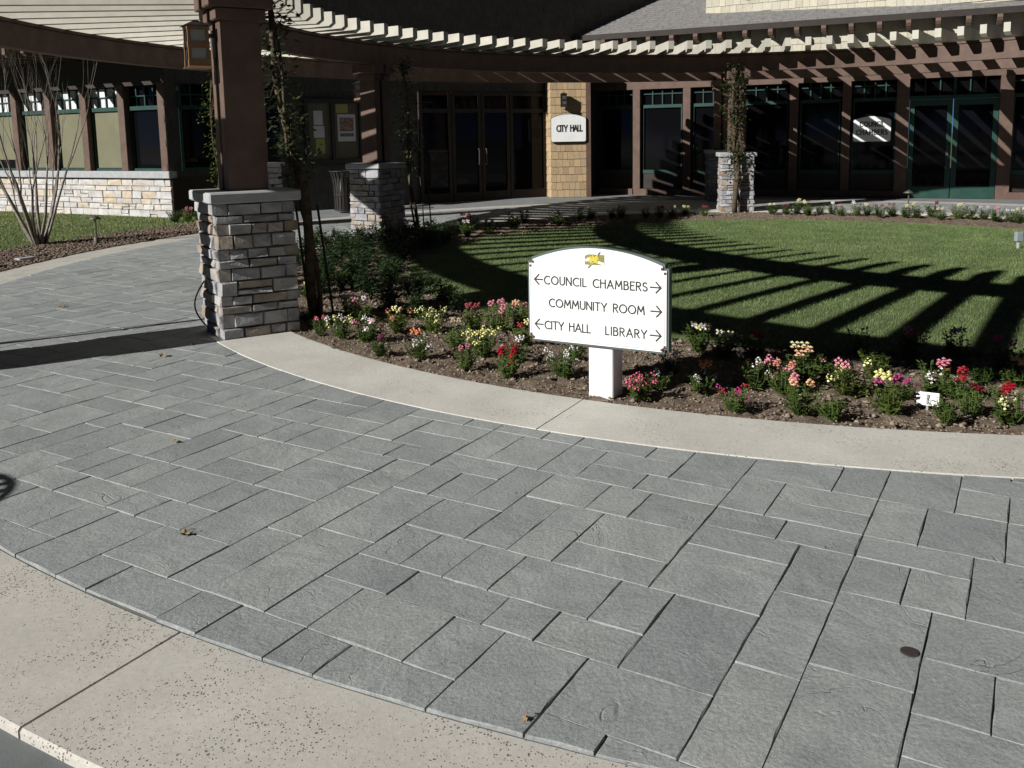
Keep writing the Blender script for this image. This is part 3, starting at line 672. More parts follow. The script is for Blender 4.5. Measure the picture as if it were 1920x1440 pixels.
for i in range(5):
    x0, x1 = posts[i + 1] + 0.107, posts[i] - 0.107
    mb = MB(); mb.box(x0, x1, 0.07, 0.15, 2.29, 2.375); mb.box(x0, x1, 0.08, 0.15, 1.0, 1.05); mb.box(x0, x0 + 0.05, 0.082, 0.15, 1.05, 2.29); mb.box(x1 - 0.05, x1, 0.082, 0.15, 1.05, 2.29)
    for t in (0.25, 0.5, 0.75): xm = x0 + (x1 - x0) * t; mb.box(xm - 0.014, xm + 0.014, 0.085, 0.15, 2.375, 2.78)
    mb.box(x0, x1, 0.09, 0.15, 2.575, 2.6); win = mb.build("window", "green_paint", lw)
    mb = MB(); mb.box(x0, x1, 0.135, 0.18, 1.0, 2.80); mb.build("pane", "dark_glass", win)
    if i != 0:
        mb = MB(); mb.box(x0 + 0.052, x1 - 0.052, 0.120, 0.130, 1.06 if i < 4 else 1.25, 2.288); mb.build("roller_shade", "shade_cloth", win)
        mb = MB(); mb.box(x0 + 0.004, x1 - 0.004, 0.118, 0.128, 2.38, 2.78); mb.build("roller_shade", "paper_white", win)
mb = MB(); mb.box(-0.2, LL, -0.02, 0.25, 2.80, 3.6); mb.box(-3, LL + 0.1, -1.33, -0.02, 3.62, 3.655); mb.build("header", "wood_dark", lw)
mb = MB(); mb.add([(-3, -1.35, 3.74), (LL + 0.1, -1.35, 3.74), (LL + 0.1, 4.5, 6.1), (-3, 4.5, 6.1), (-3, -1.35, 3.66), (LL + 0.1, -1.35, 3.66), (LL + 0.1, 4.5, 5.98), (-3, 4.5, 5.98)], [(0, 1, 2, 3), (7, 6, 5, 4), (0, 4, 5, 1), (1, 5, 6, 2), (3, 7, 4, 0)]); mb.build("roof", "roof_shingle", lw)
for i in range(10):
    x = LL - 0.25 - 0.62 * i; mb = MB(); mb.prism([(-1.75, 3.43), (-1.68, 3.37), (-0.02, 3.40), (-0.02, 3.615), (-1.75, 3.615)], x - 0.05, x + 0.05, 'x'); mb.build("eave_bracket", "wood_brown", lw)
# entrance (east) wall, tall, facing the lawn
edx, edy = 0.853, 0.522
ME = frame(-7.33, 19.04, 0, edx, edy) @ Matrix.Diagonal((1, 1, 1.03, 1))
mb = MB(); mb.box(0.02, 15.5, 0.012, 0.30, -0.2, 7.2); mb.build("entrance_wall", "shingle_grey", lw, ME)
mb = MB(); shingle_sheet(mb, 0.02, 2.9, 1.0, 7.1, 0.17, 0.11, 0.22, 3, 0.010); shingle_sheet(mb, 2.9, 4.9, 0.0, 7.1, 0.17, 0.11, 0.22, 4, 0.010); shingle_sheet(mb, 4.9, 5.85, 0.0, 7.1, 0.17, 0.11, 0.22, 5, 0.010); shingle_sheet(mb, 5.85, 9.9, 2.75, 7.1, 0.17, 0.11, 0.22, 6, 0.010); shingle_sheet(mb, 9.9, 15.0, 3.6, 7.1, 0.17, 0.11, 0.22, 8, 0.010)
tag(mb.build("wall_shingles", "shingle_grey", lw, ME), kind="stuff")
mb = MB(); mb.box(0.02, 0.9, -0.06, 0.01, -0.1, 0.84); mb.box(0.02, 2.85, -0.03, 0.008, -0.1, 0.82)
mb.build("entrance_base", "wood_dark", lw, ME)  # stone base of the return; its shade is put in as dark brown
for x0, x1 in ((0.25, 1.30), (1.45, 2.5)):
    mb = MB(); mb.box(x0, x1, -0.05, 0.0, 2.28, 2.36); mb.box(x0, x1, -0.05, 0.0, 1.0, 1.06); mb.box(x0, x0 + 0.06, -0.05, 0.0, 1.06, 2.8); mb.box(x1 - 0.06, x1, -0.05, 0.0, 1.06, 2.8)
    for t in (0.25, 0.5, 0.75): xm = x0 + (x1 - x0) * t; mb.box(xm - 0.014, xm + 0.014, -0.045, 0.0, 2.36, 2.8)
    mb.box(x0, x1, -0.045, 0.0, 2.57, 2.595); win = mb.build("window", "green_paint", lw, ME); mb = MB(); mb.box(x0, x1, -0.038, -0.003, 1.0, 2.8); mb.build("pane", "dark_glass", win, ME)
for x0, x1, hx in ((5.95, 6.85, None), (6.87, 7.72, 7.62), (7.74, 8.59, 7.84), (8.61, 9.75, None)):
    mb = MB(); mb.box(x0, x0 + 0.09, -0.10, 0.01, -0.05, 2.7); mb.box(x1 - 0.09, x1, -0.10, 0.01, -0.05, 2.7); mb.box(x0 + 0.09, x1 - 0.09, -0.095, 0.01, 2.2, 2.3); mb.box(x0 + 0.09, x1 - 0.09, -0.095, 0.01, 2.62, 2.7); mb.box(x0 + 0.09, x1 - 0.09, -0.095, 0.01, -0.05, 0.22)
    d = mb.build("door", "wood_dark", lw, ME); mb = MB(); mb.box(x0 + 0.085, x1 - 0.085, -0.06, 0.0, 0.2, 2.63); mb.build("pane", "dark_glass", d, ME)
    if hx: mb = MB(); mb.tube([(hx, -0.10, 0.9), (hx, -0.15, 0.92), (hx, -0.15, 1.28), (hx, -0.10, 1.3)], 0.012, 6); mb.build("handle", "bronze", d, ME)
mb = MB(); mb.add([(-0.1, -0.30, 7.0), (16, -0.30, 7.0), (16, 4.5, 10.0), (-0.1, 4.5, 10.0), (-0.1, -0.30, 6.88), (16, -0.30, 6.88), (16, 4.5, 9.8), (-0.1, 4.5, 9.8)], [(0, 1, 2, 3), (7, 6, 5, 4), (0, 4, 5, 1), (1, 5, 6, 2), (2, 6, 7, 3), (3, 7, 4, 0)]); mb.build("roof", "roof_shingle", lw, ME)

# notice board on the entrance wall
nb = empty("notice_board", ME @ Matrix.Translation((3.95, -0.02, 1.05))); tag(nb, "dark framed notice board with pinned papers on the shaded entrance wall", "notice board")
mb = MB(); mb.box(3.02, 4.98, -0.11, -0.03, 1.05, 1.14); mb.box(3.02, 4.98, -0.11, -0.03, 2.42, 2.52)
for x in (3.02, 3.66, 4.36, 4.90): mb.box(x, x + 0.09, -0.108, -0.032, 1.14, 2.42)
mb.build("frame", "black_metal", nb, ME)
mb = MB(); mb.box(3.1, 4.92, -0.045, -0.034, 1.12, 2.44); mb.build("backing", "cork", nb, ME)
for x0, x1, z0, z1, mt in ((3.25, 3.47, 1.93, 2.25, "paper_white"), (3.24, 3.50, 1.64, 1.91, "paper_white"), (3.28, 3.50, 1.28, 1.62, "paper_yellow"), (3.83, 4.28, 1.55, 2.17, "paper_white"), (4.50, 4.82, 1.55, 2.32, "paper_white"), (4.52, 4.84, 1.2, 1.53, "paper_white"), (3.80, 4.10, 2.20, 2.40, "paper_yellow")):
    mb = MB(); mb.box(x0, x1, -0.052, -0.047, z0, z1); pp = mb.build("paper", mt, nb, ME)
    if x0 == 3.83:
        mb = MB(); mb.box(3.88, 4.23, -0.056, -0.0525, 1.78, 2.09); mb.build("picture", "paper_print", pp, ME)
        mb = MB()
        for q in range(7): mb.box(3.89 + q * 0.049, 3.925 + q * 0.049, -0.0565, -0.0525, 1.66, 1.735)
        mb.build("headline", "sign_ink", pp, ME)

# ---------------------------------------------------------------- city hall pier and right wing
sh_tan = shingle_unit("shingle_tan"); sh_cream = shingle_unit("shingle_cream")
MR = frame(2.3, 24.8, 0, 9.6, -4.6) @ Matrix.Diagonal((1.01, 1, 1.045, 1))
rw = empty("council_wing", MR); tag(rw, "long wing with brown window posts, green doors and grey shingle roof", "building")
MC = frame(1.155, 23.6, 0, 1, 0) @ Matrix.Diagonal((1, 1, 1.02, 1))
mb = MB(); mb.prism([(0.0, 0.012), (0.99, 0.012), (0.99, 1.5), (-0.10, 1.2)], -0.2, 3.6, 'z'); mb.build("pier", "shingle_tan", rw, MC)
shingle_rows(rw, MC, 0.0, 0.93, 0.0, 3.2, 0.2, 0.11, 0.19, sh_tan, 11, 0.012)
MCs = MC @ Matrix.Translation((-0.11, 0.48, 0)) @ Matrix.Rotation(math.atan2(-0.47, 0.11), 4, 'Z')
shingle_rows(rw, MCs, 0.0, 0.49, 0.0, 3.2, 0.2, 0.2, 0.3, sh_tan, 12, 0.0)
mb = MB(); mb.box(0.935, 1.05, -0.035, 0.45, -0.1, 3.2); mb.build("corner_board", "wood_brown", rw, MC)
XR = 12.6
bays = [(0.15, 1.35), (1.35, 2.72), (2.72, 4.07), (4.07, 5.43), (5.43, 6.67), (6.67, 7.93)]
for x in (1.35, 2.72, 4.07, 5.43, 6.67, 7.93, 10.10, 11.45):
    w = 0.14 if x in (7.93, 10.10) else 0.10
    mb = MB(); mb.cbox(x - w, x + w, -0.06, 0.2, -0.05, 2.72, 0.006); mb.build("window_post", "wood_brown", rw)
for x0, x1 in bays + [(10.10, 11.45), (11.45, 12.6)]:
    a, b = x0 + 0.145, x1 - 0.145
    mb = MB(); mb.box(a, b, 0.05, 0.13, 2.24, 2.32); mb.box(a, b, 0.04, 0.13, 0.55, 0.64); mb.box(a, a + 0.03, 0.052, 0.13, 0.64, 2.24); mb.box(b - 0.03, b, 0.052, 0.13, 0.64, 2.24)
    for t in (0.25, 0.5, 0.75): xm = a + (b - a) * t; mb.box(xm - 0.014, xm + 0.014, 0.06, 0.13, 2.32, 2.72)
    mb.box(a, b, 0.065, 0.13, 2.585, 2.61); win = mb.build("window", "green_paint", rw)
    mb = MB(); mb.box(a - 0.04, b + 0.04, 0.11, 0.16, 0.56, 2.72); mb.build("pane", "dark_glass", win)
    mb = MB(); mb.box(a - 0.04, b + 0.04, 0.055, 0.16, 0.16, 0.548); mb.build("bulkhead", "wood_dark", win)
    mb = MB(); mb.box(a - 0.04, b + 0.04, -0.09, 0.16, -0.1, 0.15); mb.build("base_board", "wood_brown", win)
for x0, x1, hx in ((8.08, 9.00, 8.93), (9.02, 9.95, 9.10)):
    mb = MB(); mb.box(x0, x0 + 0.11, -0.01, 0.09, 0.0, 2.24); mb.box(x1 - 0.11, x1, -0.01, 0.09, 0.0, 2.24); mb.box(x0 + 0.11, x1 - 0.11, -0.008, 0.09, 2.1, 2.24); mb.box(x0 + 0.11, x1 - 0.11, -0.008, 0.09, 0.0, 0.26)
    d = mb.build("door", "green_paint", rw); mb = MB(); mb.box(x0 + 0.1, x1 - 0.1, 0.03, 0.07, 0.25, 2.11); mb.build("pane", "dark_glass", d)
    mb = MB(); mb.tube([(hx, -0.01, 0.95), (hx, -0.07, 0.97), (hx, -0.07, 1.2), (hx, -0.01, 1.22)], 0.013, 6); mb.build("handle", "bronze", d)
mb = MB(); mb.box(8.07, 9.96, -0.03, 0.13, 2.245, 2.33); mb.box(9.0, 9.06, 0.05, 0.13, 2.33, 2.72)
for xm in (8.4, 8.72, 9.35, 9.66): mb.box(xm - 0.014, xm + 0.014, 0.06, 0.13, 2.33, 2.72)
tw = mb.build("transom", "green_paint", rw); mb = MB(); mb.box(8.07, 9.96, 0.11, 0.16, 2.33, 2.72); mb.build("pane", "dark_glass", tw)
mb = MB(); mb.box(0.05, XR, -0.04, 0.25, 2.722, 3.0); mb.build("header", "wood_brown", rw)
mb = MB(); mb.box(0.05, XR, 0.014, 0.25, 3.002, 4.2); mb.build("upper_wall", "shingle_cream", rw)
shingle_rows(rw, MR, 1.3, XR, 3.01, 4.06, 0.21, 0.15, 0.28, sh_cream, 15, 0.012)
SL = 0.466; EY, EZ = -0.34, 4.10
def rz(y): return EZ + SL * (y - EY)
mb = MB(); b0 = (-0.50, EY); b1 = (4.2, 6.5)
top = [(b0[0], EY, EZ + 0.06), (XR + 1, EY, EZ + 0.06), (XR + 1, 6.5, rz(6.5) + 0.06), (b1[0], 6.5, rz(6.5) + 0.06)]
bot = [(p[0], p[1], p[2] - 0.10) for p in top]
mb.add(top + bot, [(0, 1, 2, 3), (7, 6, 5, 4), (0, 4, 5, 1), (1, 5, 6, 2), (2, 6, 7, 3), (3, 7, 4, 0)]); roof = mb.build("roof", "roof_shingle", rw)
mb = MB(); j = 0; y = EY + 0.01; rr = random.Random(9)
while y < 1.9:
    x = -0.4 + 0.64 * (y - EY)
    while x < XR + 0.9:
        w = rr.uniform(0.16, 0.32); t = rr.uniform(0.012, 0.022); yy = y + rr.uniform(-0.008, 0.008); x2 = x + w - 0.006; e = 0.155
        z0 = rz(yy) + 0.06; z1 = rz(yy + e) + 0.06
        mb.add([(x, yy, z0 + t), (x2, yy, z0 + t), (x2, yy + e, z1 + 0.004), (x, yy + e, z1 + 0.004), (x, yy, z0 + 0.001), (x2, yy, z0 + 0.001)], [(0, 1, 2, 3), (4, 5, 1, 0), (5, 2, 1), (4, 0, 3)]); x += w
    y += 0.15
tag(mb.build("roof_shingles", "roof_shingle", roof), kind="stuff")
mb = MB(); mb.box(-0.48, XR + 1, EY - 0.07, EY - 0.004, EZ - 0.09, EZ + 0.05); mb.build("gutter", "wood_dark", rw)
for i in range(20):
    x = 0.55 + 0.62 * i
    pr = [(0.0, 3.80), (0.0, 4.03), (-0.40, 4.005), (-0.47, 4.0), (-0.50, 3.93), (-0.46, 3.86), (-0.36, 3.84), (-0.22, 3.83)]
    mb = MB(); mb.prism(pr, x - 0.055, x + 0.055, 'x'); mb.build("rafter_tail", "wood_brown", rw)
# dormer above the roof
MD = MR @ Matrix.Translation((3.05, 0.58, 0)) @ Matrix.Rotation(math.atan2(-0.8, 8.0), 4, 'Z')
mb = MB(); mb.box(0, 9.0, 0.014, 3.2, 4.3, 6.6); dor = mb.build("dormer", "shingle_cream", rw, MD)
for j in range(9):
    pass
rr = random.Random(31)
for j in range(3):
    x = 0.0
    while x < 8.9:
        w = rr.uniform(0.16, 0.28); share("shingle", sh_cream, dor, MD @ Matrix.Translation((x + 0.003, 0.012, 4.34 + 0.2 * j + rr.uniform(-0.006, 0.004))) @ Matrix.Diagonal((w - 0.006, 1, 0.215, 1))); x += w
mb = MB(); mb.box(1.05, 8.6, -0.08, 0.02, 4.86, 4.98); mb.box(1.05, 1.2, -0.06, 0.02, 4.98, 6.2); mb.build("dormer_sill", "wood_brown", dor, MD)
mb = MB(); mb.box(1.2, 8.6, -0.03, 0.016, 4.98, 6.2); mb.build("pane", "dark_glass", dor, MD)

# wall signs
def plaque(name, M, w, z0, zs, sag, label):
    root = empty(name, M @ Matrix.Translation((0, 0, z0))); tag(root, label, "sign")
    def outl(i):
        x0, x1 = -w / 2 + i, w / 2 - i; n = 14; p = [(x0 + 0.03, z0 + i), (x1 - 0.03, z0 + i), (x1, z0 + i + 0.03), (x1, zs - i - 0.03), (x1 - 0.03, zs - i)]
        for k_ in range(1, n): t = k_ / n; p.append((x1 - 0.03 - (w - 2 * i - 0.06) * t, zs - i + sag * (1 - (2 * t - 1) ** 2)))
        return p + [(x0 + 0.03, zs - i), (x0, zs - i - 0.03), (x0, z0 + i + 0.03)]
    mb = MB(); mb.prism(outl(0), -0.05, 0.0); mb.build("back_panel", "sign_edge", root, M)
    mb = MB(); mb.prism(outl(0.012), -0.062, -0.051); mb.build("face_panel", "sign_white", root, M)
    return root
MP = MC @ Matrix.Translation((0.455, -0.03, 0))
s1 = plaque("wall_sign", MP, 0.94, 1.44, 2.08, 0.085, "pale arched CITY HALL sign on the tan shingled pier")
text(s1, MP, "CITY HALL", -0.31, 0.36, 1.72, 0.145, 0.036, -0.062, 0.8)
MP2 = MR @ Matrix.Translation((7.27, -0.075, 0))
s2 = plaque("wall_sign", MP2, 0.86, 1.30, 1.83, 0.07, "pale arched COUNCIL CHAMBERS sign in front of the dark windows")
text(s2, MP2, "COUNCIL", -0.27, 0.27, 1.66, 0.105, 0.024, -0.062, 0.85); text(s2, MP2, "CHAMBERS", -0.345, 0.345, 1.47, 0.105, 0.024, -0.062, 0.85)
mb = MB()
for x in (-0.3, 0.3): mb.box(x - 0.02, x + 0.02, -0.002, 0.13, 1.62, 1.66)
mb.build("bracket", "black_metal", s2, MP2)

# ---------------------------------------------------------------- lanterns
def lantern(M, label, body="lantern_copper", pane="lantern_pane", s=1.0):
    """M: wall point, -y out of the wall, z up; lantern hangs 0.1 m out"""
    root = empty("wall_lantern", M); tag(root, label, "lantern", "wall lanterns")
    S = M @ Matrix.Diagonal((s, s, s, 1)); w = 0.085; y = -0.15
    mb = MB(); mb.box(-0.05, 0.05, -0.012, 0.0, -0.10, 0.10); mb.box(-0.015, 0.015, y + w, -0.012, 0.07, 0.10); mb.build("wall_bracket", "black_metal", root, S)
    mb = MB()
    for sx in (-1, 1):
        for sy in (-1, 1): mb.box(sx * w - (0.024 if sx > 0 else 0), sx * w + (0.024 if sx < 0 else 0), y + sy * w - (0.024 if sy > 0 else 0), y + sy * w + (0.024 if sy < 0 else 0), -0.15, 0.15)
    for z0, z1 in ((-0.165, -0.115), (-0.022, 0.028), (0.125, 0.155)): mb.box(-w - 0.003, w + 0.003, y - w - 0.003, y + w + 0.003, z0, z1)
    mb.add([(-0.1, y - 0.1, -0.185), (0.1, y - 0.1, -0.185), (0.1, y + 0.1, -0.185), (-0.1, y + 0.1, -0.185), (-w, y - w, -0.165), (w, y - w, -0.165), (w, y + w, -0.165), (-w, y + w, -0.165)], [(3, 2, 1, 0), (0, 1, 5, 4), (1, 2, 6, 5), (2, 3, 7, 6), (3, 0, 4, 7)])
    mb.build("body", body, root, S)
    mb = MB(); q = w - 0.012; mb.box(-q, q, y - q, y + q, -0.12, 0.13); mb.build("pane", pane, root, S)
    mb = MB(); e = 0.108; mb.add([(-e, y - e, 0.157), (e, y - e, 0.157), (e, y + e, 0.157), (-e, y + e, 0.157), (0, y, 0.212)], [(3, 2, 1, 0), (0, 1, 4), (1, 2, 4), (2, 3, 4), (3, 0, 4)]); mb.build("cover", "black_metal", root, S)
    return root
def col_face(ang, r, z): # outer radial face of the post at that column
    x, y = COLXY(ang, r); x += 0.17 * math.cos(R(ang)); y += 0.17 * math.sin(R(ang)); d = R(ang + 90); return frame(x, y, z, math.cos(d), math.sin(d))
lantern(col_face(211.5, 7.32, 2.44), "copper box lantern on the near brown post")
lantern(col_face(147.2, 7.32, 2.46), "sunlit box lantern on the middle post beside the notice board", s=0.9)
lantern(col_face(82.6, 7.32, 2.46), "box lantern on the far post beside the vine", s=0.9)
lantern(MC @ Matrix.Translation((0.33, -0.02, 2.52)), "dark lantern above the CITY HALL sign", body="black_metal", pane="bronze", s=0.95)

# ---------------------------------------------------------------- waste bins
def waste_bin(x, y, label):
    M = Matrix.Translation((x, y, 0)); root = empty("waste_bin", M); tag(root, label, "waste bin", "slatted waste bins")
    prof_ = [(0.235, 0.05), (0.24, 0.35), (0.25, 0.6), (0.275, 0.78), (0.325, 0.93)]
    sl = MB()
    w = 0.026
    for (r0, z0), (r1, z1) in zip(prof_[:-1], prof_[1:]): sl.add([(r0, -w, z0), (r0, w, z0), (r1, w, z1), (r1, -w, z1), (r0 - 0.008, -w, z0), (r0 - 0.008, w, z0), (r1 - 0.008, w, z1), (r1 - 0.008, -w, z1)], [(0, 1, 2, 3), (7, 6, 5, 4), (1, 5, 6, 2), (0, 3, 7, 4)])
    me = sl.mesh("slat", "bin_metal")
    for i in range(20): share("slat", me, root, M @ Matrix.Rotation(R(18 * i), 4, 'Z'))
    mb = MB()
    for r, z in ((0.327, 0.935), (0.238, 0.06), (0.242, 0.4)): mb.tube([(r * math.cos(R(15 * i)), r * math.sin(R(15 * i)), z) for i in range(25)], 0.013, 6, False)
    mb.build("rim", "bin_metal", root)
    mb = MB(); mb.lathe([(0.0, 0.03), (0.19, 0.03), (0.20, 0.80), (0.185, 0.80), (0.17, 0.1)], 20); mb.build("liner", "black_metal", root, smooth=True)
    return root
waste_bin(-3.74, 19.93, "dark slatted waste bin with flared rim by the entrance wall")
waste_bin(-4.33, 2.79, "dark slatted waste bin out on the left casting a barred shadow")

# ---------------------------------------------------------------- path lights and small hardware
def path_light(x, y, h, label):
    M = Matrix.Translation((x, y, 0)); root = empty("path_light", M); tag(root, label, "path light", "garden path lights")
    mb = MB(); mb.tube([(0, 0, -0.05), (0, 0, h - 0.05)], 0.014, 8); mb.build("stem", "bronze", root)
    mb = MB(); mb.lathe([(0.045, -0.03), (0.045, 0.09), (0.03, 0.11), (0.0, 0.11)], 12); mb.build("base", "bronze", root, smooth=True)
    mb = MB(); mb.lathe([(0.10, h - 0.055), (0.105, h - 0.05), (0.04, h - 0.012), (0.012, h), (0.0, h + 0.02)], 16); mb.build("cap", "bronze", root, smooth=True)
path_light(-6.88, 14.44, 0.46, "bronze path light in the mulch beside the bare tree")
path_light(-2.06, 14.35, 0.40, "bronze path light in front of the middle stone pillar")
path_light(7.87, 17.17, 0.46, "bronze path light in the back flower row before the green doors")
M = Matrix.Translation((6.84, 11.56, 0.03)); bx_ = empty("irrigation_box", M); tag(bx_, "small grey box on a stub pipe standing in the lawn", "utility box")
mb = MB(); mb.tube([(0, 0, -0.02), (0, 0, 0.10)], 0.022, 8); mb.build("pipe", "rubber", bx_); mb = MB(); mb.cbox(-0.045, 0.045, -0.035, 0.035, 0.10, 0.23, 0.006); mb.build("housing", "grey_box", bx_)
mb = MB(); mb.cbox(-0.11, 0.11, -0.08, 0.08, 0.0, 0.045, 0.015); tag(mb.build("valve_cover", "rubber", None, Matrix.Translation((5.62, 8.85, 0.0))), "pale flat valve cover in the lawn near the right border", "cover")
M = frame(2.44, 4.80, 0, 0.86, -0.5); cd = empty("plant_card", M); tag(cd, "small blank white card on a stake among the flowers", "card")
mb = MB(); mb.box(-0.006, 0.006, 0.004, 0.014, -0.08, 0.10); mb.build("stake", "rubber", cd); mb = MB(); mb.cbox(-0.062, 0.062, -0.006, 0.004, 0.035, 0.113, 0.002); mb.build("plate", "plastic_white", cd, M @ Matrix.Rotation(R(-14), 4, 'X'))
mb = MB(); mb.lathe([(0.0, 0.003), (0.026, 0.003), (0.029, 0.0015), (0.029, -0.01)], 20); tag(mb.build("clean_out_lid", "drain_iron", None, Matrix.Translation((1.25, 2.38, 0.001))), "round dark metal cap set in a foreground paving slab", "cap")
mb = MB(); mb.lathe([(0.0, 0.004), (0.16, 0.004), (0.17, 0.0), (0.17, -0.02)], 24); tag(mb.build("drain_cover", "drain_iron", None, Matrix.Translation((-6.22, 14.75, -0.006))), "round dark cover in the pale band beside the path light", "cover")
mb = MB(); mb.cbox(-0.22, 0.22, -0.12, 0.12, 0.0, 0.14, 0.03); tag(mb.build("valve_box", "utility_green", None, frame(-7.25, 11.62, -0.02, 0.6, 0.8)), "green valve box half out of frame in the mulch", "utility box")
mb = MB(); mb.cbox(-0.14, 0.14, -0.08, 0.08, 0.0, 0.045, 0.02); tag(mb.build("stepping_stone", "capstone", None, frame(-7.05, 12.55, -0.02, 0.5, 0.86)), "flat grey stone at the mulch edge near the left border", "stone")
# loop of conduit beside the near pillar
x, y = COLXY(211.5, 7.32); x += 0.335 * math.cos(R(211.5)); y += 0.335 * math.sin(R(211.5)); tdir = Vector((math.cos(R(301.5)), math.sin(R(301.5)), 0)); rdir = Vector((math.cos(R(211.5)), math.sin(R(211.5)), 0)); P0 = Vector((x, y, 0)) + tdir * (-0.2)
mb = MB(); mb.tube([P0 + rdir * (0.10 * math.sin(math.pi * t)) + Vector((0, 0, 0.44 - 0.42 * t)) + tdir * (0.05 * t) for t in [i / 12 for i in range(13)]], 0.007, 6)
tag(mb.build("cable_loop", "black_metal"), "thin dark cable looping down beside the near stone pillar", "cable")
# utility box on the far side of the near post
# fallen leaves on the paving
def dry_leaf(x, y, s, a, label):
    mb = MB(); n = 9; pts = [(math.cos(2 * math.pi * i / n) * s * (1.0 if i % 2 == 0 else 0.55), math.sin(2 * math.pi * i / n) * s * 0.8 * (1.0 if i % 2 == 0 else 0.6), 0.004 + rng.uniform(0, 0.022)) for i in range(n)]
    mb.add(pts + [(0, 0, 0.012)], [(i, (i + 1) % n, n) for i in range(n)])
    mb.tube([(0, 0, 0.012), (s * 0.8, s * 0.2, 0.02), (s * 1.4, s * 0.5, 0.012)], 0.002, 4)
    tag(mb.build("fallen_leaf", "dry_leaf", None, Matrix.Translation((x, y, 0.001)) @ Matrix.Rotation(a, 4, 'Z')), label, "leaf", "dry leaves on the walkway")
dry_leaf(-1.40, 3.32, 0.034, 0.4, "curled brown leaf lying on the lower left paving")
dry_leaf(-2.71, 6.47, 0.045, 1.9, "brown leaf on the paving just below the pillar shadow")
dry_leaf(-1.87, 4.49, 0.026, 2.6, "small tan leaf on the middle left paving")
dry_leaf(-4.58, 8.65, 0.045, 0.2, "brown leaf on the far left walkway above the shadow band")
dry_leaf(-2.62, 6.85, 0.022, 1.2, "tiny leaf inside the pillar shadow band")
dry_leaf(0.02, 2.08, 0.014, 0.9, "small pale leaf scrap at the edge of the pale apron")

# ---------------------------------------------------------------- plants
COLR = dict(red=(0.40, 0.04, 0.05), pink=(0.70, 0.26, 0.32), white=(0.80, 0.77, 0.74), paleyellow=(0.78, 0.76, 0.36), yellow=(0.76, 0.74, 0.27), magenta=(0.46, 0.05, 0.22), coral=(0.68, 0.26, 0.19), orange=(0.70, 0.25, 0.13), cream=(0.74, 0.66, 0.38), peach=(0.74, 0.42, 0.25), hotpink=(0.72, 0.13, 0.22), darkred=(0.34, 0.008, 0.02), dimred=(0.30, 0.06, 0.07), lavender=(0.42, 0.40, 0.48), none=(0.3, 0.3, 0.1))
def leaf(vs, fs, p, d, l, w, rr):
    d = Vector(d).normalized(); s = d.cross(Vector((0, 0, 1)))
    if s.length < 1e-3: s = Vector((1, 0, 0))
    s.normalize(); s = (Matrix.Rotation(rr.uniform(-0.7, 0.7), 3, d) @ s); n = d.cross(s); p = Vector(p); b = len(vs)
    vs += [p, p + d * l * 0.45 + s * w + n * w * 0.25, p + d * l - Vector((0, 0, l * 0.12)), p + d * l * 0.45 - s * w + n * w * 0.25]
    fs += [(b, b + 1, b + 2), (b, b + 2, b + 3)]
def snap_meshes(seed):
    rr = random.Random(seed); mbl = MB(); fv, ff = [], []; A, B = MB(), MB(); C = MB()
    nst = rr.randint(17, 22); tops = []
    for i in range(nst):
        a = rr.uniform(0, 6.28); lean = rr.uniform(0.03, 0.135) * (1 if i > 2 else 0.4); h = rr.uniform(0.12, 0.235)
        base = Vector((math.cos(a) * 0.02, math.sin(a) * 0.02, -0.01)); tip = Vector((math.cos(a) * lean, math.sin(a) * lean, h))
        mbl.tube([base, base.lerp(tip, 0.5) + Vector((math.cos(a) * 0.015, math.sin(a) * 0.015, 0)), tip], [0.0035, 0.003, 0.0022], 3, False)
        for k_ in range(20):
            t = 0.12 + 0.92 * k_ / 20; p = base.lerp(tip, t); b = rr.uniform(0, 6.28)
            leaf(fv, ff, p, (math.cos(b), math.sin(b), rr.uniform(-0.1, 0.9)), rr.uniform(0.040, 0.070) * (1.1 - 0.4 * t), rr.uniform(0.0055, 0.0095), rr)
        tops.append((tip, Vector((math.cos(a) * 0.2, math.sin(a) * 0.2, 1)).normalized()))
    mbl.add(fv, ff)
    def spike(mb, tip, d, nfl, r0):
        for k_ in range(nfl):
            t = k_ / max(1, nfl); b = k_ * 2.4 + rr.uniform(0, 0.6); q = tip + d * (0.050 * t - 0.016) + Vector((math.cos(b), math.sin(b), 0.15)) * (0.017 * (1.1 - 0.6 * t)); s = r0 * (1.1 - 0.45 * t) * rr.uniform(0.8, 1.15)
            o = Vector((math.cos(b), math.sin(b), 0.2)).normalized(); u = Vector((0, 0, 1)); w = o.cross(u)
            v = [q - o * s * 0.6, q + u * s + o * s * 0.3, q + w * s * 0.95 + o * s * 0.45, q - w * s * 0.95 + o * s * 0.45, q - u * s * 0.85 + o * s * 0.75, q + o * s * 0.7]
            mb.add(v, [(0, 2, 1), (0, 1, 3), (0, 4, 2), (0, 3, 4), (5, 1, 2), (5, 3, 1), (5, 2, 4), (5, 4, 3)])
    order = tops[:]; rr.shuffle(order)
    for i, (tip, d) in enumerate(order[:15]): spike((A, B, C)[i % 3], tip, d, rr.randint(6, 10), 0.0112)
    return mbl.mesh("foliage", "leaf_green"), A.mesh("blossom", "petal"), B.mesh("blossom", "petal"), C.mesh("blossom", "petal")
SNAP = [snap_meshes(100 + i) for i in range(8)]
ONE = []
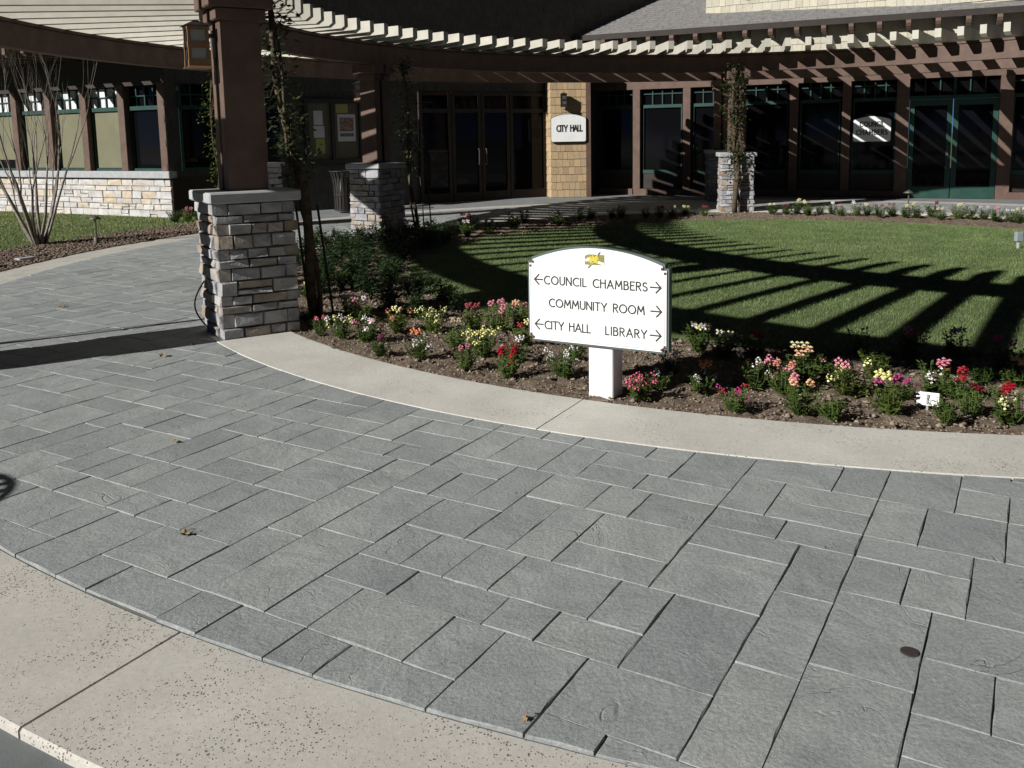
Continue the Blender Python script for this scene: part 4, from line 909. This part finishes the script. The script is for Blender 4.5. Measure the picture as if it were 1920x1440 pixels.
for i in range(5):
    rr = random.Random(300 + i); A = MB()
    for s_ in range(2):
        a = rr.uniform(0, 6.28); tip = Vector((math.cos(a) * 0.05, math.sin(a) * 0.05, rr.uniform(0.19, 0.25)))
        for k_ in range(8):
            b = k_ * 2.4; q = tip + Vector((math.cos(b) * 0.017, math.sin(b) * 0.017, 0.006 * k_)); s = 0.0125
            A.add([q + Vector(o) * s for o in ((1, 0, 0), (-1, 0, 0), (0, 1, 0), (0, -1, 0), (0, 0, 1), (0, 0, -1))], [(0, 2, 4), (2, 1, 4), (1, 3, 4), (3, 0, 4), (2, 0, 5), (1, 2, 5), (3, 1, 5), (0, 3, 5)])
    ONE.append(A.mesh("blossom", "petal"))
def snapdragon(x, y, s, ca, cb, dens, label, group, rr, name="snapdragon_plant", cat="flower"):
    M = Matrix.Translation((x, y, 0.0)) @ Matrix.Rotation(rr.uniform(0, 6.28), 4, 'Z') @ Matrix.Diagonal((s * 0.98, s * 0.98, s * rr.uniform(0.70, 0.86), 1))
    root = empty(name, Matrix.Translation((x, y, 0))); tag(root, label, cat, group)
    f, a, b, c = SNAP[rr.randrange(len(SNAP))]; share("foliage", f, root, M)
    use = {0: [], 1: [(ONE[rr.randrange(5)], ca), (ONE[rr.randrange(5)], cb)], 2: [(a, ca), (ONE[rr.randrange(5)], cb)], 3: [(a, ca), (b, cb)], 4: [(a, ca), (b, cb), (c, ca)], 5: [(a, ca), (b, cb), (c, ca)]}[dens]
    for me, cc in use:
        if cc == 'none': continue
        o = share("blossom", me, root, M); base = COLR[cc]; v = rr.uniform(0.88, 1.08); o.color = (min(1, base[0] * v), min(1, base[1] * v), min(1, base[2] * v), 1)
PL = [
 (-1.63,7.16,0.75,'red','pink',1,'small red and pink snapdragon at the foot of the near stone pillar'),
 (-1.41,7.02,1.0,'white','paleyellow',3,'white and cream snapdragon second in line from the near stone pillar'),
 (-1.36,7.61,1.1,'white','pink',1,'tall snapdragon with one pink and white spike behind the cream ones'),
 (-1.19,6.87,1.1,'white','pink',3,'white topped snapdragon with pink lower blooms near the stone pillar'),
 (-1.01,6.39,0.8,'magenta','magenta',1,'low green snapdragon with one magenta bloom at the kerb'),
 (-0.98,7.23,1.1,'coral','paleyellow',2,'coral and cream snapdragon in the second row left of the sign'),
 (-0.69,6.28,1.05,'white','orange',2,'snapdragon with white and orange blooms at the curved kerb'),
 (-0.66,7.20,1.1,'paleyellow','paleyellow',3,'pale yellow snapdragon in the second row behind the orange one'),
 (-0.45,6.64,1.0,'cream','peach',1,'sparse cream snapdragon between the two yellow clumps'),
 (-0.21,6.33,1.15,'yellow','yellow',4,'bright yellow snapdragon, fullest clump left of the white sign'),
 (-0.33,5.93,0.8,'pink','white',1,'low leafy snapdragon with a pink bloom in front of the yellow clump'),
 (-0.11,7.20,1.25,'pink','pink',2,'tall pink snapdragon standing behind the bright yellow clump'),
 (-0.33,7.28,1.1,'dimred','dimred',1,'leafy snapdragon with dull red buds left of the tall pink one'),
 (-0.03,5.73,1.0,'darkred','darkred',2,'dark red snapdragon nearest the kerb left of the sign post'),
 (0.08,7.35,1.0,'pink','peach',1,'pale pink snapdragon half hidden by the left edge of the sign'),
 (0.10,6.69,1.0,'paleyellow','red',1,'cream and red snapdragon under the left edge of the sign'),
 (0.03,6.14,0.95,'red','white',2,'crimson snapdragon below the left corner of the sign'),
 (0.35,5.70,0.95,'white','white',3,'white snapdragon in front of the sign left of its post'),
 (0.48,6.17,1.0,'none','none',0,'green snapdragon without blooms under the sign beside its post'),
 (0.80,5.15,0.9,'hotpink','hotpink',5,'hot pink snapdragon dome at the kerb right of the sign post'),
 (0.97,5.39,0.6,'white','white',2,'small white snapdragon in shade behind the hot pink dome'),
 (1.21,5.26,0.95,'white','orange',2,'snapdragon with white and orange blooms right of the sign'),
 (1.32,4.86,0.8,'magenta','red',3,'magenta snapdragon low at the kerb right of the sign'),
 (1.57,5.35,1.0,'white','pink',3,'white and pink snapdragon behind the magenta one'),
 (1.72,5.21,1.0,'pink','coral',2,'pink snapdragon beside the tall cream one'),
 (1.90,5.42,1.3,'cream','peach',1,'tall cream snapdragon highest in the front bed right of the sign'),
 (1.69,4.78,1.0,'peach','pink',1,'leafy snapdragon with peach blooms among the brown leaves at the kerb'),
 (1.84,4.69,0.8,'none','none',0,'dense green snapdragon without blooms at the kerb'),
 (2.10,5.15,1.15,'paleyellow','pink',2,'yellow and pink snapdragon in the second row behind the green one'),
 (2.20,4.77,1.2,'yellow','magenta',1,'tall snapdragon with yellow top bloom left of the white card'),
 (2.42,5.07,0.6,'magenta','magenta',2,'purple snapdragon touching the white card on its left'),
 (2.64,5.10,1.15,'white','pink',2,'white topped snapdragon right behind the white card'),
 (2.72,5.03,1.0,'darkred','red',2,'deep red snapdragon right of the white card'),
 (2.45,4.59,0.75,'none','none',0,'low green snapdragon at the kerb in front of the white card'),
 (2.66,4.72,0.85,'red','dimred',1,'bronze leaved snapdragon with red buds at the kerb'),
 (3.38,5.68,1.1,'magenta','magenta',1,'magenta snapdragon at the lawn edge near the right side'),
 (2.78,4.54,1.05,'paleyellow','darkred',2,'yellow and dark red snapdragon at the right end of the kerb'),
 (2.91,6.02,1.1,'dimred','pink',1,'dusky pink snapdragon at the lawn edge in stripes of shade'),
 (3.24,6.06,1.0,'lavender','lavender',1,'greyish lavender snapdragon at the lawn edge'),
 (2.56,6.11,1.1,'dimred','dimred',0,'dark leafy snapdragon at the lawn edge in full shade'),
 (1.80,6.13,1.0,'red','dimred',1,'shaded red snapdragon at the lawn edge right of the sign'),
 (1.58,6.18,1.0,'paleyellow','white',1,'shaded cream snapdragon at the lawn edge right of the sign'),
 (1.43,6.32,1.1,'white','paleyellow',1,'shaded leafy snapdragon closest to the right edge of the sign'),
 (1.12,5.73,0.9,'white','white',2,'white snapdragon in deep shade behind the sign post'),
 (2.11,5.54,0.7,'peach','dimred',1,'small bronze snapdragon between the tall cream and yellow ones'),
 (3.25,5.28,1.0,'paleyellow','peach',1,'cream snapdragon cut by the right border, second row'),
 (2.45,5.56,0.9,'none','none',0,'leafy green snapdragon in shade behind the white card row'),
 (3.06,5.36,0.8,'dimred','none',0,'dull green snapdragon in shade below the magenta lawn edge one'),
 (-2.12,8.91,0.9,'paleyellow','none',1,'leafy snapdragon between the near pillar and the vine trunk'),
 (-1.90,7.80,0.8,'none','none',0,'green snapdragon tight against the near pillar beside the vine'),
 (-1.54,8.07,0.9,'white','white',1,'white snapdragon right of the leaning vine trunk'),
 (-1.89,9.54,1.1,'none','none',0,'sunlit leafy snapdragon behind the leaning vine trunk'),
 (-2.26,10.55,1.0,'pink','none',1,'leafy snapdragon with a pink bud farther behind the vine trunk'),
]
rr = random.Random(55)
for (x, y, s, ca, cb, dn, lab) in PL: snapdragon(x, y, s, ca, cb, dn, lab, "snapdragons in the front bed", rr)
ORD = ["first", "second", "third", "fourth", "fifth", "sixth", "seventh", "eighth", "ninth", "tenth", "eleventh", "twelfth", "thirteenth", "fourteenth", "fifteenth", "sixteenth", "seventeenth", "eighteenth", "nineteenth", "twentieth", "twenty-first", "twenty-second", "twenty-third", "twenty-fourth", "twenty-fifth", "twenty-sixth", "twenty-seventh", "twenty-eighth"]
cyc = ['paleyellow', 'white', 'dimred', 'paleyellow', 'cream', 'dimred', 'pink', 'paleyellow', 'none', 'dimred', 'cream', 'white']
nm = dict(paleyellow="pale yellow", dimred="dull red", none="bloomless")
# back row right of the vine pillar
for i in range(28):
    a = 77.0 - 2.0 * i + rr.uniform(-0.5, 0.5); c = cyc[(i * 5) % 12]; x, y = pol(rr.uniform(6.15, 6.6), a)
    snapdragon(x, y, rr.uniform(1.05, 1.35), c, 'none', 1, f"{nm.get(c, c)} bedding plant, {ORD[i]} from the vine pillar along the back row", "bedding plants behind the lawn", rr)
for i in range(9):
    a = 89.5 + 2.9 * i + rr.uniform(-0.5, 0.5); c = cyc[(i * 5 + 2) % 12]; x, y = pol(rr.uniform(6.0, 6.6), a)
    snapdragon(x, y, rr.uniform(0.85, 1.15), c, c, 1, f"{nm.get(c, c)} bedding plant, {ORD[i]} to the left of the vine pillar", "bedding plants behind the lawn", rr)
for i in range(17):
    a = 119 + 2.5 * i + rr.uniform(-0.6, 0.6); c = cyc[(i * 7 + 1) % 12]; x, y = pol(rr.uniform(5.5, 6.7), a)
    snapdragon(x, y, rr.uniform(1.0, 1.35), c, cyc[(i * 3) % 12], 1 + (i % 4 == 1), f"{nm.get(c, c)} bedding plant by the striped lawn, {ORD[i]} from the far end", "bedding plants left of the lawn", rr)
# dark leafy shrubs
def shrub_mesh(seed):
    rr = random.Random(seed); mb = MB(); vs, fs = [], []
    for i in range(9):
        a = rr.uniform(0, 6.28); t = Vector((math.cos(a) * rr.uniform(0.05, 0.22), math.sin(a) * rr.uniform(0.05, 0.22), rr.uniform(0.2, 0.42))); mb.tube([(0, 0, -0.02), t * 0.5 + Vector((0, 0, 0.05)), t], [0.008, 0.006, 0.003], 4, False)
        for k_ in range(70):
            q = t * rr.uniform(0.35, 1.08) + Vector((rr.gauss(0, 0.05), rr.gauss(0, 0.05), rr.gauss(0, 0.04))); b = rr.uniform(0, 6.28)
            leaf(vs, fs, q, (math.cos(b), math.sin(b), rr.uniform(-0.3, 0.9)), rr.uniform(0.04, 0.07), rr.uniform(0.010, 0.017), rr)
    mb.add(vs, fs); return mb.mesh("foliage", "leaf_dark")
SHR = [shrub_mesh(400 + i) for i in range(4)]
spots = []
for i in range(17):
    for j in range(4): spots.append((5.40 + 0.42 * j + rr.uniform(-0.1, 0.1), 152 + 4.0 * i + 1.0 * j + rr.uniform(-0.8, 0.8)))
for i, (r, a) in enumerate(spots):
    x, y = pol(r, a)
    if math.hypot(x + 1.81, y - 7.99) < 0.4: continue
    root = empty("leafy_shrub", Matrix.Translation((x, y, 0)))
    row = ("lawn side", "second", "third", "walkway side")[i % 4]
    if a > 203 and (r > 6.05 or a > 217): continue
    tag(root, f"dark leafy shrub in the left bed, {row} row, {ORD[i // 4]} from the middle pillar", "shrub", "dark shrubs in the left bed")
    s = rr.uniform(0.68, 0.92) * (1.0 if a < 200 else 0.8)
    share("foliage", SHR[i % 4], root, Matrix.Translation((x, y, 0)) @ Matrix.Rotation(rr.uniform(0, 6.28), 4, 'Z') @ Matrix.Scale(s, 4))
for i, (x, y, c) in enumerate(((-6.75, 18.35, 'pink'), (-6.45, 18.2, 'none'), (-6.2, 18.4, 'white'), (-5.95, 18.1, 'paleyellow'), (-6.9, 18.0, 'none'))):
    snapdragon(x, y, 1.3, c, c, 2 if c != 'none' else 0, f"{nm.get(c, c)} plant, {ORD[i]} at the shaded corner of the left stone wall", "plants at the building corner", rr)

# climbing vines on the pillars
def vine(base, top, seed, label, lf, trunk_r, n_leaf, spread, lz0, stakes):
    rr = random.Random(seed); M = Matrix.Translation(base); root = empty("climbing_vine", M); tag(root, label, "vine", "vines climbing the pergola posts")
    t = Vector(top) - Vector(base); mb = MB()
    for k_ in range(3):
        pts = []; ph = rr.uniform(0, 6.28)
        for i in range(13):
            f = i / 12; w = 0.05 * (1 - 0.3 * f); pts.append(t * f + Vector((math.cos(ph + f * 9) * w, math.sin(ph + f * 9) * w, 0)))
        mb.tube(pts, [trunk_r * (1 - 0.55 * i / 12) * (1, 0.6, 0.45)[k_] for i in range(13)], 6)
    twig = []
    for k_ in range(16):
        f = rr.uniform(0.35, 1.0); p = t * f; d = Vector((rr.gauss(0, 1), rr.gauss(0, 1), rr.gauss(0.3, 0.7))).normalized() * spread * rr.uniform(0.6, 1.6); mb.tube([p, p + d * 0.5 + Vector((0, 0, 0.05)), p + d], [0.006, 0.004, 0.002], 4, False); twig += [p + d * q for q in (0.4, 0.7, 1.0)]
    mb.build("trunk", "bark_vine", root, M, smooth=True)
    vs, fs = [], []
    for k_ in range(n_leaf):
        if rr.random() < 0.5: p = rr.choice(twig) + Vector((rr.gauss(0, 0.05), rr.gauss(0, 0.05), rr.gauss(0, 0.07)))
        else:
            f = lz0 + (1.04 - lz0) * rr.random(); p = t * f + Vector((rr.gauss(0, spread * 0.5), rr.gauss(0, spread * 0.5), rr.gauss(0, 0.08)))
        b = rr.uniform(0, 6.28); leaf(vs, fs, p, (math.cos(b), math.sin(b), rr.uniform(-0.9, 0.5)), rr.uniform(0.045, 0.085), rr.uniform(0.012, 0.022), rr)
    mb = MB(); mb.add(vs, fs); mb.build("foliage", lf, root, M)
    for dx, dy in stakes: mb = MB(); mb.tube([(dx, dy, -0.05), (dx * 0.9 + t.x * 0.28, dy * 0.9 + t.y * 0.28, 1.05)], 0.012, 6); mb.build("stake", "wood_dark", root, M)
vine((-1.80, 7.95, 0), (-2.17, 8.05, 2.95), 61, "dark leaning vine trunk right behind the near pillar", "leaf_vine", 0.055, 900, 0.22, 0.45, ((0.13, 0.02), (-0.10, 0.05)))
vine((-1.62, 14.9, 0), (-1.75, 15.0, 2.9), 62, "thin vine with tied stakes beside the middle pillar", "leaf_vine", 0.035, 800, 0.18, 0.40, ((0.16, 0.0), (0.28, 0.08)))
vine((4.72, 18.05, 0), (4.62, 18.15, 2.95), 63, "sunlit vine on the pillar at the back of the lawn", "leaf_vine", 0.055, 1700, 0.20, 0.22, ())
vine((-5.55, 16.75, 0), (-5.62, 16.85, 2.8), 64, "leafy vine on the hidden pillar behind the near post", "leaf_green", 0.03, 500, 0.15, 0.3, ())
vine((-5.30, 6.45, 0), (-5.30, 6.45, 2.75), 65, "slim vine out on the left casting a thin shadow line", "leaf_dark", 0.032, 90, 0.07, 0.9, ())

# bare multi-stem tree
def bare_tree(x, y, seed, label):
    rr = random.Random(seed); M = Matrix.Translation((x, y, 0)); root = empty("bare_tree", M); tag(root, label, "tree"); stems = MB(); twigs = MB()
    def grow(p, d, l, r, lev):
        n = 4; pts = [p]; rad = [r]; q = p.copy(); dd = d.copy()
        for i in range(n):
            dd = (dd + Vector((rr.gauss(0, 0.06), rr.gauss(0, 0.06), 0.09))).normalized(); q = q + dd * (l / n); pts.append(q.copy()); rad.append(r * (1 - 0.42 * (i + 1) / n))
        (stems if lev < 2 else twigs).tube(pts, rad, 7 if lev < 2 else 4, False)
        if lev >= 4: return
        for k_ in range(2 if lev < 3 else rr.randint(2, 3)):
            a = rr.uniform(0, 6.28); s = rr.uniform(0.16, 0.38); nd = (dd + Vector((math.cos(a) * s, math.sin(a) * s, 0.1))).normalized(); grow(pts[-1 if k_ == 0 else rr.randint(2, 4)], nd, l * rr.uniform(0.62, 0.85), rad[-1] * rr.uniform(0.62, 0.85), lev + 1)
    for k_ in range(11):
        a = 2 * math.pi * k_ / 11 + rr.uniform(-0.25, 0.25); sp = rr.uniform(0.20, 0.52)
        grow(Vector((math.cos(a) * 0.07, math.sin(a) * 0.07, -0.03)), Vector((math.cos(a) * sp, math.sin(a) * sp, 1)).normalized(), rr.uniform(1.0, 1.35), rr.uniform(0.024, 0.038), 0)
    stems.build("trunk", "bark_pale", root, M, smooth=True); twigs.build("branches", "bark_pale", root, M, smooth=True)
bare_tree(-7.86, 14.5, 23, "bare multi-stemmed tree in the mulch in front of the left windows")

# ---------------------------------------------------------------- trees across the road behind the camera (seen only as dark reflections)
def far_tree_mesh(seed):
    rs = np.random.RandomState(seed); n = 2600
    cl = rs.normal(0, 1, (26, 3)); cl /= np.linalg.norm(cl, axis=1)[:, None]; cl *= rs.uniform(0.4, 1.0, (26, 1)) * np.array([2.3, 2.3, 2.4]); p = cl[rs.randint(0, 26, n)] + rs.normal(0, 0.55, (n, 3)) + np.array([0, 0, 4.4])
    a = rs.normal(0, 1, (n, 3)); a /= np.linalg.norm(a, axis=1)[:, None]; b = np.cross(a, rs.normal(0, 1, (n, 3))); b /= np.linalg.norm(b, axis=1)[:, None]; s = 0.22
    v = np.stack([p - a * s, p + b * s * 0.6, p + a * s, p - b * s * 0.6], 1).reshape(-1, 3); return np_mesh("crown", v, np.arange(4 * n).reshape(-1, 4), "leaf_dark")
FT = [far_tree_mesh(70), far_tree_mesh(71)]
tk = MB(); tk.tube([(0, 0, -0.3), (0.05, 0, 1.5), (-0.05, 0.1, 3.2), (0, 0, 4.6)], [0.22, 0.17, 0.12, 0.06], 8); tk_me = tk.mesh("trunk", "bark_vine")
for i in range(11):
    x = -38 + 5.2 * i + rng.uniform(-1, 1); y = -24 + rng.uniform(-2, 2); M = Matrix.Translation((x, y, -0.1)) @ Matrix.Rotation(rng.uniform(0, 6.28), 4, 'Z') @ Matrix.Scale(rng.uniform(0.95, 1.2), 4)
    root = empty("street_tree", Matrix.Translation((x, y, -0.1))); tag(root, f"{ORD[i]} evergreen tree of the row across the road", "tree", "trees across the road"); share("trunk", tk_me, root, M); share("crown", FT[i % 2], root, M)
